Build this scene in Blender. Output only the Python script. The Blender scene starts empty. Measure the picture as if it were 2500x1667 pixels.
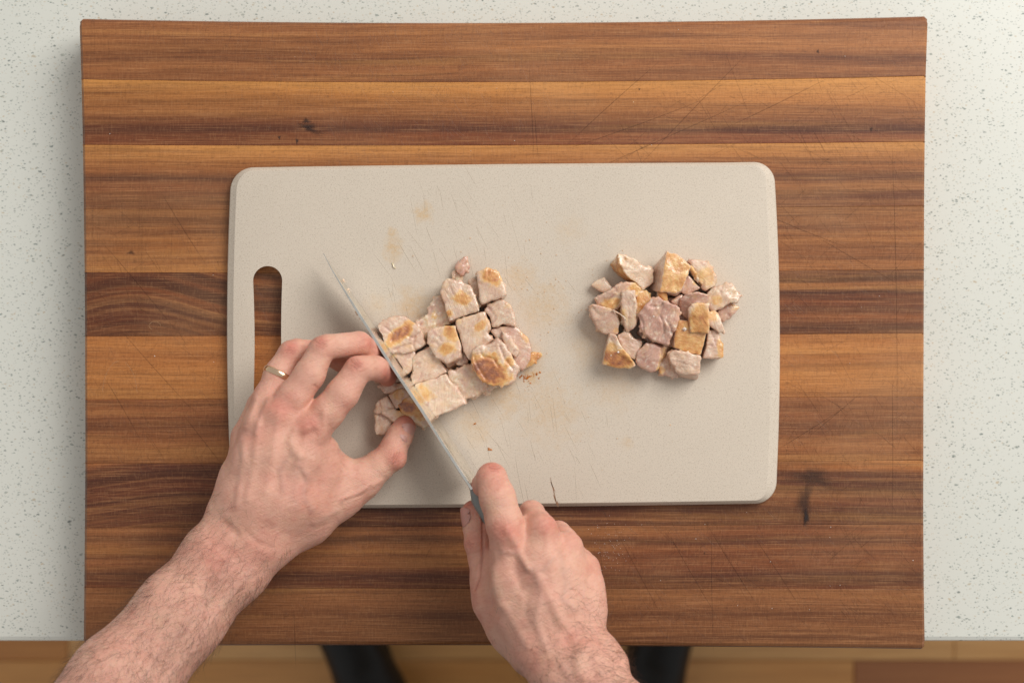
import bpy, bmesh, math, random
import numpy as np
from mathutils import Vector

# ------------------------------------------------------------------ camera, light, exposure
S = 0.000295                      # metres per photo pixel on the wooden board's top (z = 0)
CX, CY = 1250.0, 833.5
def W(px, py, z=0.0):
    """photo pixel -> world point at height z (camera one metre above the board, looking straight down)"""
    return ((px-CX)*S*(1-z), -(py-CY)*S*(1-z), z)

sc = bpy.context.scene
cam_d = bpy.data.cameras.new('camera'); cam = bpy.data.objects.new('camera', cam_d)
sc.collection.objects.link(cam); sc.camera = cam
cam.location = (0, 0, 1.0)
cam_d.sensor_width = 36; cam_d.lens = 36/(2500*S); cam_d.clip_start = .02; cam_d.clip_end = 20
cam_d.dof.use_dof = True; cam_d.dof.focus_distance = .975; cam_d.dof.aperture_fstop = 4.3

world = bpy.data.worlds.new('World'); sc.world = world; world.use_nodes = True
bg = world.node_tree.nodes['Background']
bg.inputs[0].default_value = (1.0, .985, .96, 1); bg.inputs[1].default_value = .46

def area(name, loc, target, size, power, col):
    l = bpy.data.lights.new(name, 'AREA'); l.shape = 'RECTANGLE'; l.size = size[0]; l.size_y = size[1]
    l.energy = power; l.color = col
    o = bpy.data.objects.new(name, l); sc.collection.objects.link(o); o.location = loc
    o.rotation_euler = (Vector(target)-Vector(loc)).to_track_quat('-Z', 'Y').to_euler()
    return o
area('window_light', (1.65, 1.5, 2.0), (0.0, 0.0, 0), (1.9, 1.7), 82, (1.0, .978, .945))
sc.view_settings.view_transform = 'Standard'; sc.view_settings.look = 'None'
sc.view_settings.exposure = 0; sc.view_settings.gamma = 1
sc.cycles.use_denoising = True
sc.cycles.max_bounces = 6

rng = np.random.default_rng(7); random.seed(7)
COL = sc.collection

# ------------------------------------------------------------------ helpers
def lin(r, g, b):
    f = lambda c: (c/255/12.92) if c/255 <= .04045 else ((c/255+.055)/1.055)**2.4
    return (f(r), f(g), f(b), 1)
def tag(o, label=None, cat=None, group=None, kind=None):
    if label: o['label'] = label
    if cat: o['category'] = cat
    if group: o['group'] = group
    if kind: o['kind'] = kind
    return o
def empty(name, loc=(0, 0, 0)):
    o = bpy.data.objects.new(name, None); COL.objects.link(o); o.location = loc; return o
def put(name, verts, faces, mat, parent=None, smooth=True, attrs=None):
    me = bpy.data.meshes.new(name)
    me.from_pydata([tuple(map(float, v)) for v in verts], [], [tuple(map(int, f)) for f in faces])
    return put_mesh(name, me, mat, parent, smooth, attrs)
def put_mesh(name, me, mat, parent=None, smooth=True, attrs=None):
    me.validate(); me.update()
    if smooth: me.polygons.foreach_set('use_smooth', [True]*len(me.polygons))
    for k, a in (attrs or {}).items():
        if len(a) == len(me.vertices):
            at = me.attributes.new(k, 'FLOAT', 'POINT'); at.data.foreach_set('value', np.asarray(a, np.float32))
    if mat: me.materials.append(mat)
    o = bpy.data.objects.new(name, me); COL.objects.link(o)
    if parent:
        o.parent = parent
        bpy.context.view_layer.update()
        o.matrix_parent_inverse = parent.matrix_world.inverted()
    return o
def coords(me):
    a = np.empty(len(me.vertices)*3, np.float64); me.vertices.foreach_get('co', a); return a.reshape(-1, 3)
def normals(me):
    a = np.empty(len(me.vertices)*3, np.float64); me.vertex_normals.foreach_get('vector', a); return a.reshape(-1, 3)

# vectorised gradient noise
_perm = np.random.default_rng(3).permutation(256); _perm = np.concatenate([_perm, _perm, _perm])
_g = np.random.default_rng(4).normal(size=(256, 3)); _g /= np.linalg.norm(_g, axis=1)[:, None]
def pnoise(P):
    i = np.floor(P).astype(int); f = P-i; w = f*f*f*(f*(f*6-15)+10); i &= 255
    out = 0
    for a in (0, 1):
        for b in (0, 1):
            for c in (0, 1):
                h = _perm[_perm[_perm[i[:, 0]+a]+i[:, 1]+b]+i[:, 2]+c]
                d = (_g[h]*(f-np.array([a, b, c]))).sum(1)
                out = out+d*(w[:, 0] if a else 1-w[:, 0])*(w[:, 1] if b else 1-w[:, 1])*(w[:, 2] if c else 1-w[:, 2])
    return out
def fbm(P, o=3):
    s = 0
    for k in range(o): s = s+pnoise(P*2**k+k*17.3)*.5**k
    return s

def polydist(U, Vv, pts):
    best = np.full(len(U), 1e9)
    for (a, b), (c, d) in zip(pts[:-1], pts[1:]):
        bx, by = c-a, d-b; t = np.clip(((U-a)*bx+(Vv-b)*by)/(bx*bx+by*by+1e-9), 0, 1)
        best = np.minimum(best, np.hypot(U-a-t*bx, Vv-b-t*by))
    return best

# node material mini-language
class M:
    def __init__(s, name):
        s.m = bpy.data.materials.new(name); s.m.use_nodes = True; s.t = s.m.node_tree
        s.b = s.t.nodes['Principled BSDF']
    def n(s, typ, **kw):
        nd = s.t.nodes.new(typ)
        for k, v in kw.items():
            if k.startswith('i_'):
                key = k[2:]; key = int(key) if key.isdigit() else key.replace('_', ' ')
                s.set(nd.inputs[key], v)
            else: setattr(nd, k, v)
        return nd
    def set(s, sock, v):
        if isinstance(v, bpy.types.NodeSocket): s.t.links.new(v, sock)
        elif isinstance(v, bpy.types.Node): s.t.links.new(v.outputs[0], sock)
        else: sock.default_value = v
    def obj(s): return s.n('ShaderNodeTexCoord').outputs['Object']
    def map(s, vec, scale=(1, 1, 1), rot=(0, 0, 0), loc=(0, 0, 0)):
        return s.n('ShaderNodeMapping', i_Vector=vec, i_Scale=scale, i_Rotation=rot, i_Location=loc).outputs[0]
    def noise(s, vec, scale, detail=3, rough=.5, dist=0):
        return s.n('ShaderNodeTexNoise', i_Vector=vec, i_Scale=scale, i_Detail=detail, i_Roughness=rough, i_Distortion=dist).outputs[0]
    def math(s, op, a, b=0.0, c=0.0, clamp=False):
        nd = s.n('ShaderNodeMath', operation=op, use_clamp=clamp); s.set(nd.inputs[0], a); s.set(nd.inputs[1], b)
        if op in ('MULTIPLY_ADD', 'SMOOTH_MIN', 'COMPARE'): s.set(nd.inputs[2], c)
        return nd.outputs[0]
    def rng(s, v, a, b, c=0., d=1.):
        return s.n('ShaderNodeMapRange', i_0=v, i_1=a, i_2=b, i_3=c, i_4=d).outputs[0]
    def mix(s, f, a, b, mode='MIX'):
        nd = s.n('ShaderNodeMix', data_type='RGBA', blend_type=mode); s.set(nd.inputs[0], f); s.set(nd.inputs[6], a); s.set(nd.inputs[7], b)
        return nd.outputs[2]
    def ramp(s, f, stops):
        nd = s.n('ShaderNodeValToRGB', i_0=f); e = nd.color_ramp.elements
        while len(e) < len(stops): e.new(.5)
        for el, (p, c) in zip(e, stops): el.position = p; el.color = c if len(c) == 4 else lin(*c)
        return nd.outputs[0]
    def attr(s, name): return s.n('ShaderNodeAttribute', attribute_name=name).outputs['Fac']
    def bump(s, h, strength, dist, normal=None):
        nd = s.n('ShaderNodeBump', i_Strength=strength, i_Distance=dist, i_Height=h)
        if normal is not None: s.set(nd.inputs['Normal'], normal)
        return nd.outputs[0]
    def out(s, **kw):
        for k, v in kw.items(): s.set(s.b.inputs[k.replace('_', ' ')], v)
        return s.m

# ------------------------------------------------------------------ materials
def mat_wood(name, y0, y1, stops, warp=.004, seed=0, streak=.35, fine=.25, wx=2.2, arch=None):
    m = M(name); o = m.obj(); sx = m.n('ShaderNodeSeparateXYZ', i_0=o)
    lo = m.map(o, loc=(seed*3.1, seed*1.7, seed))
    big = m.noise(m.map(lo, scale=(wx, 7, 1)), 1.0, 2, .5)
    y = m.math('ADD', sx.outputs[1], m.math('MULTIPLY', m.math('SUBTRACT', big, .5), warp*6))
    sm = m.noise(m.map(lo, scale=(9, 60, 1)), 1.0, 2, .5)
    y = m.math('ADD', y, m.math('MULTIPLY', m.math('SUBTRACT', sm, .5), .0022))
    if arch:                                      # cathedral arch bending the rings round one place
        ax, aw, ah = arch
        d = m.math('DIVIDE', m.math('SUBTRACT', sx.outputs[0], ax), aw)
        g = m.math('POWER', 2.718, m.math('MULTIPLY', m.math('MULTIPLY', d, d), -1.0))
        y = m.math('SUBTRACT', y, m.math('MULTIPLY', g, ah))
    t = m.rng(y, y0, y1)
    mean = tuple(sum(c[1][i] for c in stops)/len(stops) for i in range(3))
    sat = lambda c: tuple(max(0, min(255, (c[i]*.95+mean[i]*.05)*(1.07, 1.01, .92)[i])) for i in range(3))
    base = m.ramp(t, [(p_, sat(c_)) for p_, c_ in stops])
    blot = m.noise(m.map(lo, scale=(3.5, 22, 1)), 1.0, 4, .6)
    base = m.mix(m.rng(blot, .35, .72, .22, 0), base, lin(92, 48, 28)); base = m.mix(m.rng(blot, .50, .74, 0, .30), base, lin(206, 140, 80))
    def lines(fy, fx, det, dist=0):
        yv = m.n('ShaderNodeCombineXYZ', i_0=m.math('MULTIPLY', sx.outputs[0], fx), i_1=m.math('MULTIPLY', y, fy), i_2=float(seed)+fy*.01).outputs[0]
        return m.noise(yv, 1.0, det, .65, dist)
    ring0 = lines(52, 2.2, 3, .5); ring = lines(150, 1.6, 4, .3); ring2 = lines(460, 3.0, 4, .2)
    base = m.mix(m.rng(ring0, .50, .66, 0, .20+streak*.6), base, lin(84, 46, 28))
    base = m.mix(m.rng(ring0, .46, .32, 0, .30), base, lin(200, 142, 78))
    base = m.mix(m.rng(ring, .50, .66, 0, streak*.95), base, lin(70, 36, 22))
    base = m.mix(m.rng(ring, .46, .32, 0, streak*.45), base, lin(208, 146, 88))
    base = m.mix(m.rng(ring2, .52, .64, 0, .21), base, lin(72, 38, 22))
    base = m.mix(m.rng(ring2, .45, .34, 0, .13), base, lin(204, 144, 92))
    g1 = m.noise(m.map(lo, scale=(26, 1500, 1)), 1.0, 3, .6)
    base = m.mix(m.rng(g1, .50, .68, 0, fine*1.5), base, lin(64, 34, 20)); base = m.mix(m.rng(g1, .46, .34, 0, fine), base, lin(214, 158, 108))
    pore = m.noise(m.map(lo, scale=(230, 2400, 1)), 1.0, 2, .5)
    base = m.mix(m.rng(pore, .58, .68, 0, .42), base, lin(54, 28, 18))
    flk = m.noise(m.map(lo, scale=(900, 160, 1)), 1.0, 2, .6)
    base = m.mix(m.rng(flk, .52, .70, 0, .16), base, lin(70, 40, 26)); base = m.mix(m.rng(flk, .46, .32, 0, .07), base, lin(222, 172, 122))
    # worn, drier patches and cross-cut scratches (fine relief and wear)
    wear = m.noise(m.map(o, scale=(5, 8, 1)), 1.0, 4, .6)
    base = m.mix(m.rng(wear, .5, .75, 0, .16), base, lin(205, 165, 125), 'MIX')
    sc_ = None
    for k, (ang, thr, s2) in enumerate(((1.05, .70, 1), (1.35, .70, 2), (-.75, .715, 3), (.5, .72, 4), (1.57, .72, 5), (-1.1, .72, 6))):
        nn = m.noise(m.map(m.map(o, rot=(0, 0, -ang), loc=(s2*2.3, s2, 0)), scale=(45, 1700, 1)), 1.0, 1, .4)
        q = m.rng(nn, thr-.03, thr+.05, 0, 1)
        sc_ = q if sc_ is None else m.math('MAXIMUM', sc_, q)
    right = m.rng(m.noise(m.map(o, scale=(4, 4, 1), loc=(9, 2, 0)), 1, 2), .35, .62, .15, 1)
    scr = m.math('MULTIPLY', sc_, right)
    base = m.mix(m.math('MULTIPLY', scr, .28), base, lin(60, 32, 20), 'MIX')
    h = m.math('SUBTRACT', m.math('MULTIPLY', g1, .5), scr)
    return m.out(Base_Color=base, Roughness=m.rng(g1, .3, .7, .50, .40), Normal=m.bump(h, .35, .0004), Specular_IOR_Level=.35)

def mat_counter():
    m = M('quartz'); o = m.obj()
    w = m.n('ShaderNodeTexNoise', i_Vector=o, i_Scale=420.0, i_Detail=2.0)
    wv = m.n('ShaderNodeVectorMath', operation='SCALE', i_0=w.outputs[1]); wv.inputs[3].default_value = .0022
    p = m.n('ShaderNodeVectorMath', operation='ADD', i_0=o, i_1=wv).outputs[0]
    base = m.mix(m.noise(o, 9, 3), lin(215, 216, 207), lin(222, 222, 213))
    for scl, thr, amt, seed in ((200, .79, .74, 1), (320, .70, .60, 2), (520, .62, .45, 3)):
        rot = m.map(p, loc=(seed, seed*2, 0), rot=(0, 0, seed), scale=(1, 1.9, 1))
        v = m.n('ShaderNodeTexVoronoi', i_Vector=rot, i_Scale=float(scl))
        r = m.n('ShaderNodeSeparateColor', i_0=v.outputs['Color'])
        near = m.rng(v.outputs['Distance'], m.rng(r.outputs[2], 0, 1, .08, .28), m.rng(r.outputs[2], 0, 1, .2, .44), 1, 0)
        msk = m.math('MULTIPLY', near, m.math('GREATER_THAN', r.outputs[0], thr))
        c = m.ramp(r.outputs[1], [(0, (88, 98, 94)), (.35, (130, 140, 134)), (.75, (170, 174, 164)), (.93, (196, 178, 150))])
        base = m.mix(m.math('MULTIPLY', msk, amt+.12), base, c)
    return m.out(Base_Color=base, Roughness=.30, Specular_IOR_Level=.4)

def mat_board():
    m = M('speckled_plastic'); o = m.obj()
    a = m.noise(o, 900, 3, .7); b = m.noise(o, 25, 4, .6); c = m.noise(m.map(o, loc=(5, 5, 0)), 1700, 2, .6)
    base = m.mix(b, lin(216, 203, 186), lin(208, 195, 178))
    base = m.mix(m.rng(a, .56, .66, 0, .55), base, lin(168, 150, 128))
    base = m.mix(m.rng(c, .57, .68, 0, .55), base, lin(128, 114, 100))
    base = m.mix(m.rng(a, .38, .28, 0, .4), base, lin(228, 217, 200))
    # grease and juice stains, each with its own place
    sep = m.n('ShaderNodeSeparateXYZ', i_0=o)
    st = None
    warp = m.noise(o, 110, 4, .65); fine = m.noise(o, 420, 3, .6)
    for (px, py, r, k) in ((1035, 520, 26, .55), (960, 605, 30, .55), (958, 568, 13, .5), (1010, 745, 50, .45), (1300, 915, 24, .6), (1290, 880, 40, .5),
                           (1230, 960, 60, .40), (1330, 745, 70, .35), (1345, 1000, 90, .28), (1160, 1040, 50, .3), (1440, 850, 60, .22),
                           (1270, 680, 40, .35), (1500, 950, 60, .2), (920, 750, 30, .25), (1530, 1080, 18, .3), (1390, 560, 40, .16)):
        x, y, _ = W(px, py, .01)
        dx = m.math('SUBTRACT', sep.outputs[0], x); dy = m.math('SUBTRACT', sep.outputs[1], y)
        d2 = m.math('SQRT', m.math('ADD', m.math('MULTIPLY', dx, dx), m.math('MULTIPLY', dy, dy)))
        d2 = m.math('ADD', d2, m.math('MULTIPLY', m.math('SUBTRACT', warp, .5), r*S*2.4))
        g = m.rng(d2, r*S*1.15, r*S*.2, 0, k)
        st = g if st is None else m.math('MAXIMUM', st, g)
    st = m.math('MULTIPLY', st, m.rng(fine, .35, .6, .35, 1))
    base = m.mix(st, base, lin(206, 162, 96))
    # fine cuts
    cut = None
    for k, ang in enumerate((-1.0, -1.25, 1.4, -.6)):
        nn = m.noise(m.map(m.map(o, rot=(0, 0, -ang), loc=(k, 2*k, 0)), scale=(30, 1500, 1)), 1.0, 1, .4)
        q = m.rng(nn, .72, .80, 0, 1); cut = q if cut is None else m.math('MAXIMUM', cut, q)
    base = m.mix(m.math('MULTIPLY', cut, .35), base, lin(228, 216, 198))
    h = m.math('SUBTRACT', m.math('MULTIPLY', a, .25), cut)
    return m.out(Base_Color=base, Roughness=m.rng(st, 0, .4, .5, .3), Normal=m.bump(h, .35, .0003), Specular_IOR_Level=.4)

def mat_skin(name, tint=(1, 1, 1)):
    m = M(name); o = m.obj()
    n1 = m.noise(o, 38, 4, .6); n2 = m.noise(m.map(o, loc=(3, 1, 7)), 120, 3, .6); n3 = m.noise(o, 700, 2, .5)
    base = m.mix(m.rng(n1, .3, .7), lin(224, 167, 146), lin(228, 179, 156))
    base = m.mix(m.rng(n2, .45, .72, 0, .45), base, lin(208, 140, 122))
    base = m.mix(m.rng(n1, .58, .75, 0, .35), base, lin(222, 182, 150))
    base = m.mix(m.math('MULTIPLY', m.attr('red'), m.rng(n2, .2, .7, .65, 1)), base, lin(205, 112, 96))
    base = m.mix(m.attr('pale'), base, lin(226, 184, 158))
    base = m.mix(m.attr('vein'), base, lin(176, 142, 130))
    base = m.mix(m.attr('crease'), base, lin(168, 94, 78))
    base = m.mix(m.rng(n3, .62, .75, 0, .22), base, lin(186, 112, 92))
    cr = m.n('ShaderNodeTexVoronoi', i_Vector=m.map(o, scale=(1, 1.3, 1)), i_Scale=900.0, feature='DISTANCE_TO_EDGE').outputs[0]
    wr = m.noise(m.map(m.map(o, rot=(0, 0, .6)), scale=(160, 1100, 300)), 1, 3, .6)
    wr2 = m.noise(m.map(m.map(o, rot=(0, 0, -.35)), scale=(110, 700, 200)), 1, 4, .65)
    base = m.mix(m.rng(wr2, .52, .68, 0, .22), base, lin(186, 118, 98)); base = m.mix(m.rng(wr2, .46, .34, 0, .18), base, lin(234, 190, 164))
    h = m.math('ADD', m.math('MULTIPLY', m.rng(cr, 0, .25), .35), m.math('ADD', m.math('MULTIPLY', wr, 1.1), m.math('ADD', m.math('MULTIPLY', wr2, 1.5), m.math('MULTIPLY', n2, .6))))
    m.b.subsurface_method = 'RANDOM_WALK' if hasattr(m.b, 'subsurface_method') else None
    return m.out(Base_Color=base, Roughness=m.rng(n2, .3, .7, .52, .40), Subsurface_Weight=.35, Subsurface_Radius=(1, .35, .18),
                 Subsurface_Scale=.0022, Normal=m.bump(h, .6, .0006), Specular_IOR_Level=.5)

def mat_chicken():
    m = M('cooked_chicken'); o = m.obj()
    off = m.n('ShaderNodeVectorMath', operation='SCALE', i_0=m.n('ShaderNodeCombineXYZ', i_0=m.attr('seed'), i_1=m.attr('seed')).outputs[0]); off.inputs[3].default_value = 3.0
    p = m.n('ShaderNodeVectorMath', operation='ADD', i_0=o, i_1=off).outputs[0]
    fb = m.n('ShaderNodeCombineXYZ', i_0=m.math('MULTIPLY', m.attr('fx'), 900.0), i_1=m.math('MULTIPLY', m.attr('fy'), 900.0), i_2=m.math('MULTIPLY', m.attr('fz'), 110.0)).outputs[0]
    n1 = m.noise(p, 110, 4, .6); n2 = m.noise(p, 520, 4, .65); n3 = m.noise(fb, 1.0, 3, .6, .6)
    base = m.mix(m.rng(n1, .3, .65), lin(244, 222, 196), lin(236, 206, 180))
    base = m.mix(m.math('MULTIPLY', m.attr('pink'), m.rng(n1, .2, .6, .75, 1.1)), base, lin(206, 158, 142))
    base = m.mix(m.rng(m.noise(m.map(p, loc=(7, 3, 1)), 170, 4, .6), .48, .72, 0, .55), base, lin(196, 160, 132))
    base = m.mix(m.math('MULTIPLY', m.math('FRACT', m.math('MULTIPLY', m.attr('seed'), 7.31)), .28), base, lin(204, 170, 142))
    base = m.mix(m.rng(n3, .5, .7, 0, .45), base, lin(206, 160, 138))
    base = m.mix(m.rng(n3, .46, .3, 0, .4), base, lin(244, 224, 202))
    base = m.mix(m.rng(m.noise(m.map(p, loc=(1, 8, 1)), 230, 4, .7), .54, .68, 0, .6), base, lin(246, 234, 214))
    base = m.mix(m.rng(m.noise(m.map(p, loc=(6, 1, 3)), 300, 4, .7), .54, .68, 0, .5), base, lin(200, 156, 136))
    base = m.mix(m.rng(m.noise(m.map(p, loc=(4, 8, 9)), 120, 3, .65), .52, .72, 0, .5), base, lin(228, 186, 134))
    base = m.mix(m.attr('fat'), base, m.mix(m.rng(n2, .4, .6), lin(240, 226, 200), lin(222, 190, 146)))
    br = m.math('ADD', m.attr('brown'), m.math('MULTIPLY', m.math('SUBTRACT', n1, .5), .75))
    br = m.math('ADD', br, m.math('MULTIPLY', m.math('SUBTRACT', n2, .5), .45))
    nb_ = m.noise(m.map(p, loc=(3, 6, 9)), 230, 4, .6)
    tone = m.math('ADD', m.math('MULTIPLY', m.attr('brown'), .55), m.math('MULTIPLY', m.math('SUBTRACT', nb_, .35), 1.0))
    bc = m.ramp(tone, [(.15, (244, 214, 164)), (.42, (234, 188, 120)), (.64, (218, 156, 88)), (.84, (190, 118, 66)), (1.0, (152, 88, 56))])
    base = m.mix(m.math('MULTIPLY', m.rng(br, .22, .60, 0, .92), m.rng(m.attr('brown'), .02, .15)), base, bc)
    h = m.math('ADD', m.math('MULTIPLY', n2, .8), m.math('MULTIPLY', n3, 1.3))
    wet = m.noise(m.map(p, loc=(2, 2, 5)), 90, 3)
    return m.out(Base_Color=base, Roughness=m.rng(wet, .35, .65, .2, .42), Subsurface_Weight=.5, Subsurface_Radius=(1, .6, .45),
                 Subsurface_Scale=.0022, Normal=m.bump(h, .7, .0006), Specular_IOR_Level=.6, Coat_Weight=m.rng(wet, .60, .42, 0, .85), Coat_Roughness=.12)

def simple(name, col, rough=.5, metal=0., spec=.5, **kw):
    return M(name).out(Base_Color=col, Roughness=rough, Metallic=metal, Specular_IOR_Level=spec, **kw)
def mat_steel():
    m = M('blade_steel'); o = m.obj()
    n = m.noise(m.map(o, rot=(0, 0, 1.0), scale=(20, 900, 900)), 1, 2); sm = m.noise(o, 120, 4, .6)
    return m.out(Base_Color=m.mix(m.rng(sm, .45, .7), lin(238, 236, 230), lin(214, 209, 198)), Metallic=1.0, Roughness=m.rng(sm, .4, .7, .16, .34), Normal=m.bump(n, .15, .0001))
MAT_CHICKEN = mat_chicken(); MAT_SKIN = mat_skin('skin')
MAT_HAIR = simple('arm_hair', lin(88, 58, 42), .6)
MAT_NAIL = simple('finger_nail', lin(206, 150, 138), .45, 0, .5, Subsurface_Weight=.3, Subsurface_Radius=(1, .4, .2), Subsurface_Scale=.002)

# ------------------------------------------------------------------ floor
FZ = -.94
floor = empty('floor', (0, -.3, FZ)); tag(floor, kind='structure')
def mat_floor(name, a, b, seed):
    m = M(name); o = m.obj()
    n = m.noise(m.map(o, scale=(3, 40, 1), loc=(seed, seed, 0)), 1, 4, .6, .3); n2 = m.noise(m.map(o, scale=(10, 300, 1)), 1, 3)
    c = m.mix(m.rng(n, .3, .7), lin(*a), lin(*b)); c = m.mix(m.rng(n2, .4, .7, 0, .25), c, lin(110, 62, 30))
    return m.out(Base_Color=c, Roughness=.38, Specular_IOR_Level=.5)
fm = [mat_floor('floor_wood_honey', (216, 158, 92), (198, 136, 72), 1), mat_floor('floor_wood_tan', (222, 172, 112), (206, 152, 92), 2),
      mat_floor('floor_wood_red', (172, 112, 66), (156, 98, 56), 3), mat_floor('floor_wood_brown', (202, 140, 76), (184, 120, 62), 4)]
pw = .083
def plank_box(x0, x1, y0, y1, z0, z1, bev=.0012):
    v = [(x0, y0, z0), (x1, y0, z0), (x1, y1, z0), (x0, y1, z0), (x0, y0, z1-bev), (x1, y0, z1-bev), (x1, y1, z1-bev), (x0, y1, z1-bev),
         (x0+bev, y0+bev, z1), (x1-bev, y0+bev, z1), (x1-bev, y1-bev, z1), (x0+bev, y1-bev, z1)]
    f = [(3, 2, 1, 0), (8, 9, 10, 11)]
    for k in range(4):
        j = (k+1) % 4; f += [(k, j, j+4, k+4), (k+4, j+4, j+8, k+8)]
    return v, f
joint_y = W(0, 1612, FZ)[1]
for r in range(-7, 12):
    y1 = joint_y + r*pw; y0 = y1-pw+.0008
    if r == 0: xs = [-1.25, W(2085, 0, FZ)[0], 1.3]; ms = [0, 2]
    elif r == 1: xs = [-1.25, -.62, W(2330, 0, FZ)[0], 1.3]; ms = [3, 1, 1]
    else:
        xs = [-1.25, rng.uniform(-.8, -.1), rng.uniform(.1, .9), 1.3]; ms = rng.integers(0, 4, 3)
    for k in range(len(xs)-1):
        v, f = plank_box(xs[k]+.0004, xs[k+1]-.0004, y0, y1, FZ-.015, FZ)
        put('floor_board', v, f, fm[int(ms[k])], floor, smooth=False)

# ------------------------------------------------------------------ countertop
CZ = -.040
yf = W(0, 1566, CZ)[1]
def slab(x0, x1, y0, y1, z0, z1, r=.004):
    prof = [(0, z0), (0, z1-r), (r*.3, z1-r*.3), (r, z1)]
    v = []; f = []
    for (d, z) in prof: v += [(x0+d, y0+d, z), (x1-d, y0+d, z), (x1-d, y1-d, z), (x0+d, y1-d, z)]
    for k in range(len(prof)-1):
        for i in range(4):
            j = (i+1) % 4; f.append((k*4+i, k*4+j, k*4+4+j, k*4+4+i))
    n = len(prof)*4; f += [(n-4, n-3, n-2, n-1), (3, 2, 1, 0)]
    return v, f
v, f = slab(-1.1, 1.1, yf, .75, CZ-.03, CZ)
counter = put('countertop', v, f, mat_counter(), smooth=False); tag(counter, kind='structure')

# ------------------------------------------------------------------ wooden cutting board, strip by strip
wb = empty('wooden_cutting_board', (0, 0, CZ))
tag(wb, 'large thick walnut cutting board of ten glued strips under the beige board', 'cutting board')
L_Y = [44, 194, 354, 511, 665, 821, 975, 1131, 1288, 1434, 1579]
M_Y = [54, 201, 355, 511, 665, 818, 972, 1129, 1284, 1436, 1577]
R_Y = [38, 186, 346, 503, 658, 814, 968, 1124, 1279, 1437, 1586]
def interp(a, b, c, t):      # parabola through left, middle, right
    return a*(2*t-1)*(t-1)+b*4*t*(1-t)+c*t*(2*t-1)
def xl(t): return float(np.interp(t, [0, .06, .2, .45, .7, 1], [192, 195, 200, 205, 206, 202]))
def xr(t): return float(np.interp(t, [0, .1, .25, .6, .85, 1], [2267, 2262, 2259, 2257, 2256.5, 2260]))
strips = [
 dict(s=[(0, (140, 92, 58)), (.25, (158, 105, 66)), (.45, (118, 74, 48)), (.6, (166, 112, 70)), (.8, (150, 100, 64)), (1, (146, 96, 62))], w=.008, k=.35),
 dict(s=[(0, (122, 68, 42)), (.16, (128, 74, 46)), (.24, (86, 50, 36)), (.34, (110, 66, 44)), (.55, (158, 106, 64)), (.8, (186, 128, 72)), (1, (206, 150, 84))], w=.0028, k=.30),
 dict(s=[(0, (140, 90, 56)), (.2, (108, 68, 46)), (.35, (142, 90, 58)), (.5, (100, 64, 46)), (.62, (150, 98, 60)), (.85, (176, 122, 72)), (1, (196, 142, 82))], w=.004, k=.45),
 dict(s=[(0, (160, 106, 62)), (.3, (140, 90, 54)), (.5, (166, 112, 66)), (.7, (128, 82, 50)), (.85, (160, 108, 66)), (1, (164, 114, 70))], w=.004, k=.4),
 dict(s=[(0, (92, 50, 32)), (.14, (80, 46, 34)), (.3, (138, 82, 48)), (.42, (84, 46, 32)), (.55, (134, 78, 46)), (.68, (78, 44, 32)), (.8, (140, 84, 50)), (.9, (84, 50, 36)), (1, (100, 60, 42))], w=.007, k=.75, a=(-.27, .055, .016)),
 dict(s=[(0, (168, 112, 64)), (.3, (186, 128, 74)), (.6, (172, 114, 66)), (.8, (190, 130, 76)), (1, (164, 106, 60))], w=.007, k=.15),
 dict(s=[(0, (136, 88, 54)), (.3, (150, 98, 60)), (.6, (122, 76, 48)), (.8, (142, 90, 56)), (1, (134, 82, 50))], w=.005, k=.35),
 dict(s=[(0, (96, 54, 38)), (.2, (84, 46, 34)), (.4, (110, 62, 42)), (.6, (76, 42, 32)), (.8, (104, 58, 40)), (.95, (170, 110, 62)), (1, (180, 122, 70))], w=.006, k=.6, a=(-.235, .075, .012)),
 dict(s=[(0, (118, 68, 42)), (.2, (86, 50, 36)), (.35, (126, 76, 48)), (.65, (132, 80, 50)), (.78, (92, 56, 40)), (.9, (134, 84, 54)), (1, (128, 80, 52))], w=.004, k=.45),
 dict(s=[(0, (130, 88, 56)), (.3, (142, 96, 62)), (.5, (120, 78, 50)), (.75, (150, 102, 66)), (1, (142, 96, 60))], w=.006, k=.3),
]
NX = 60
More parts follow.
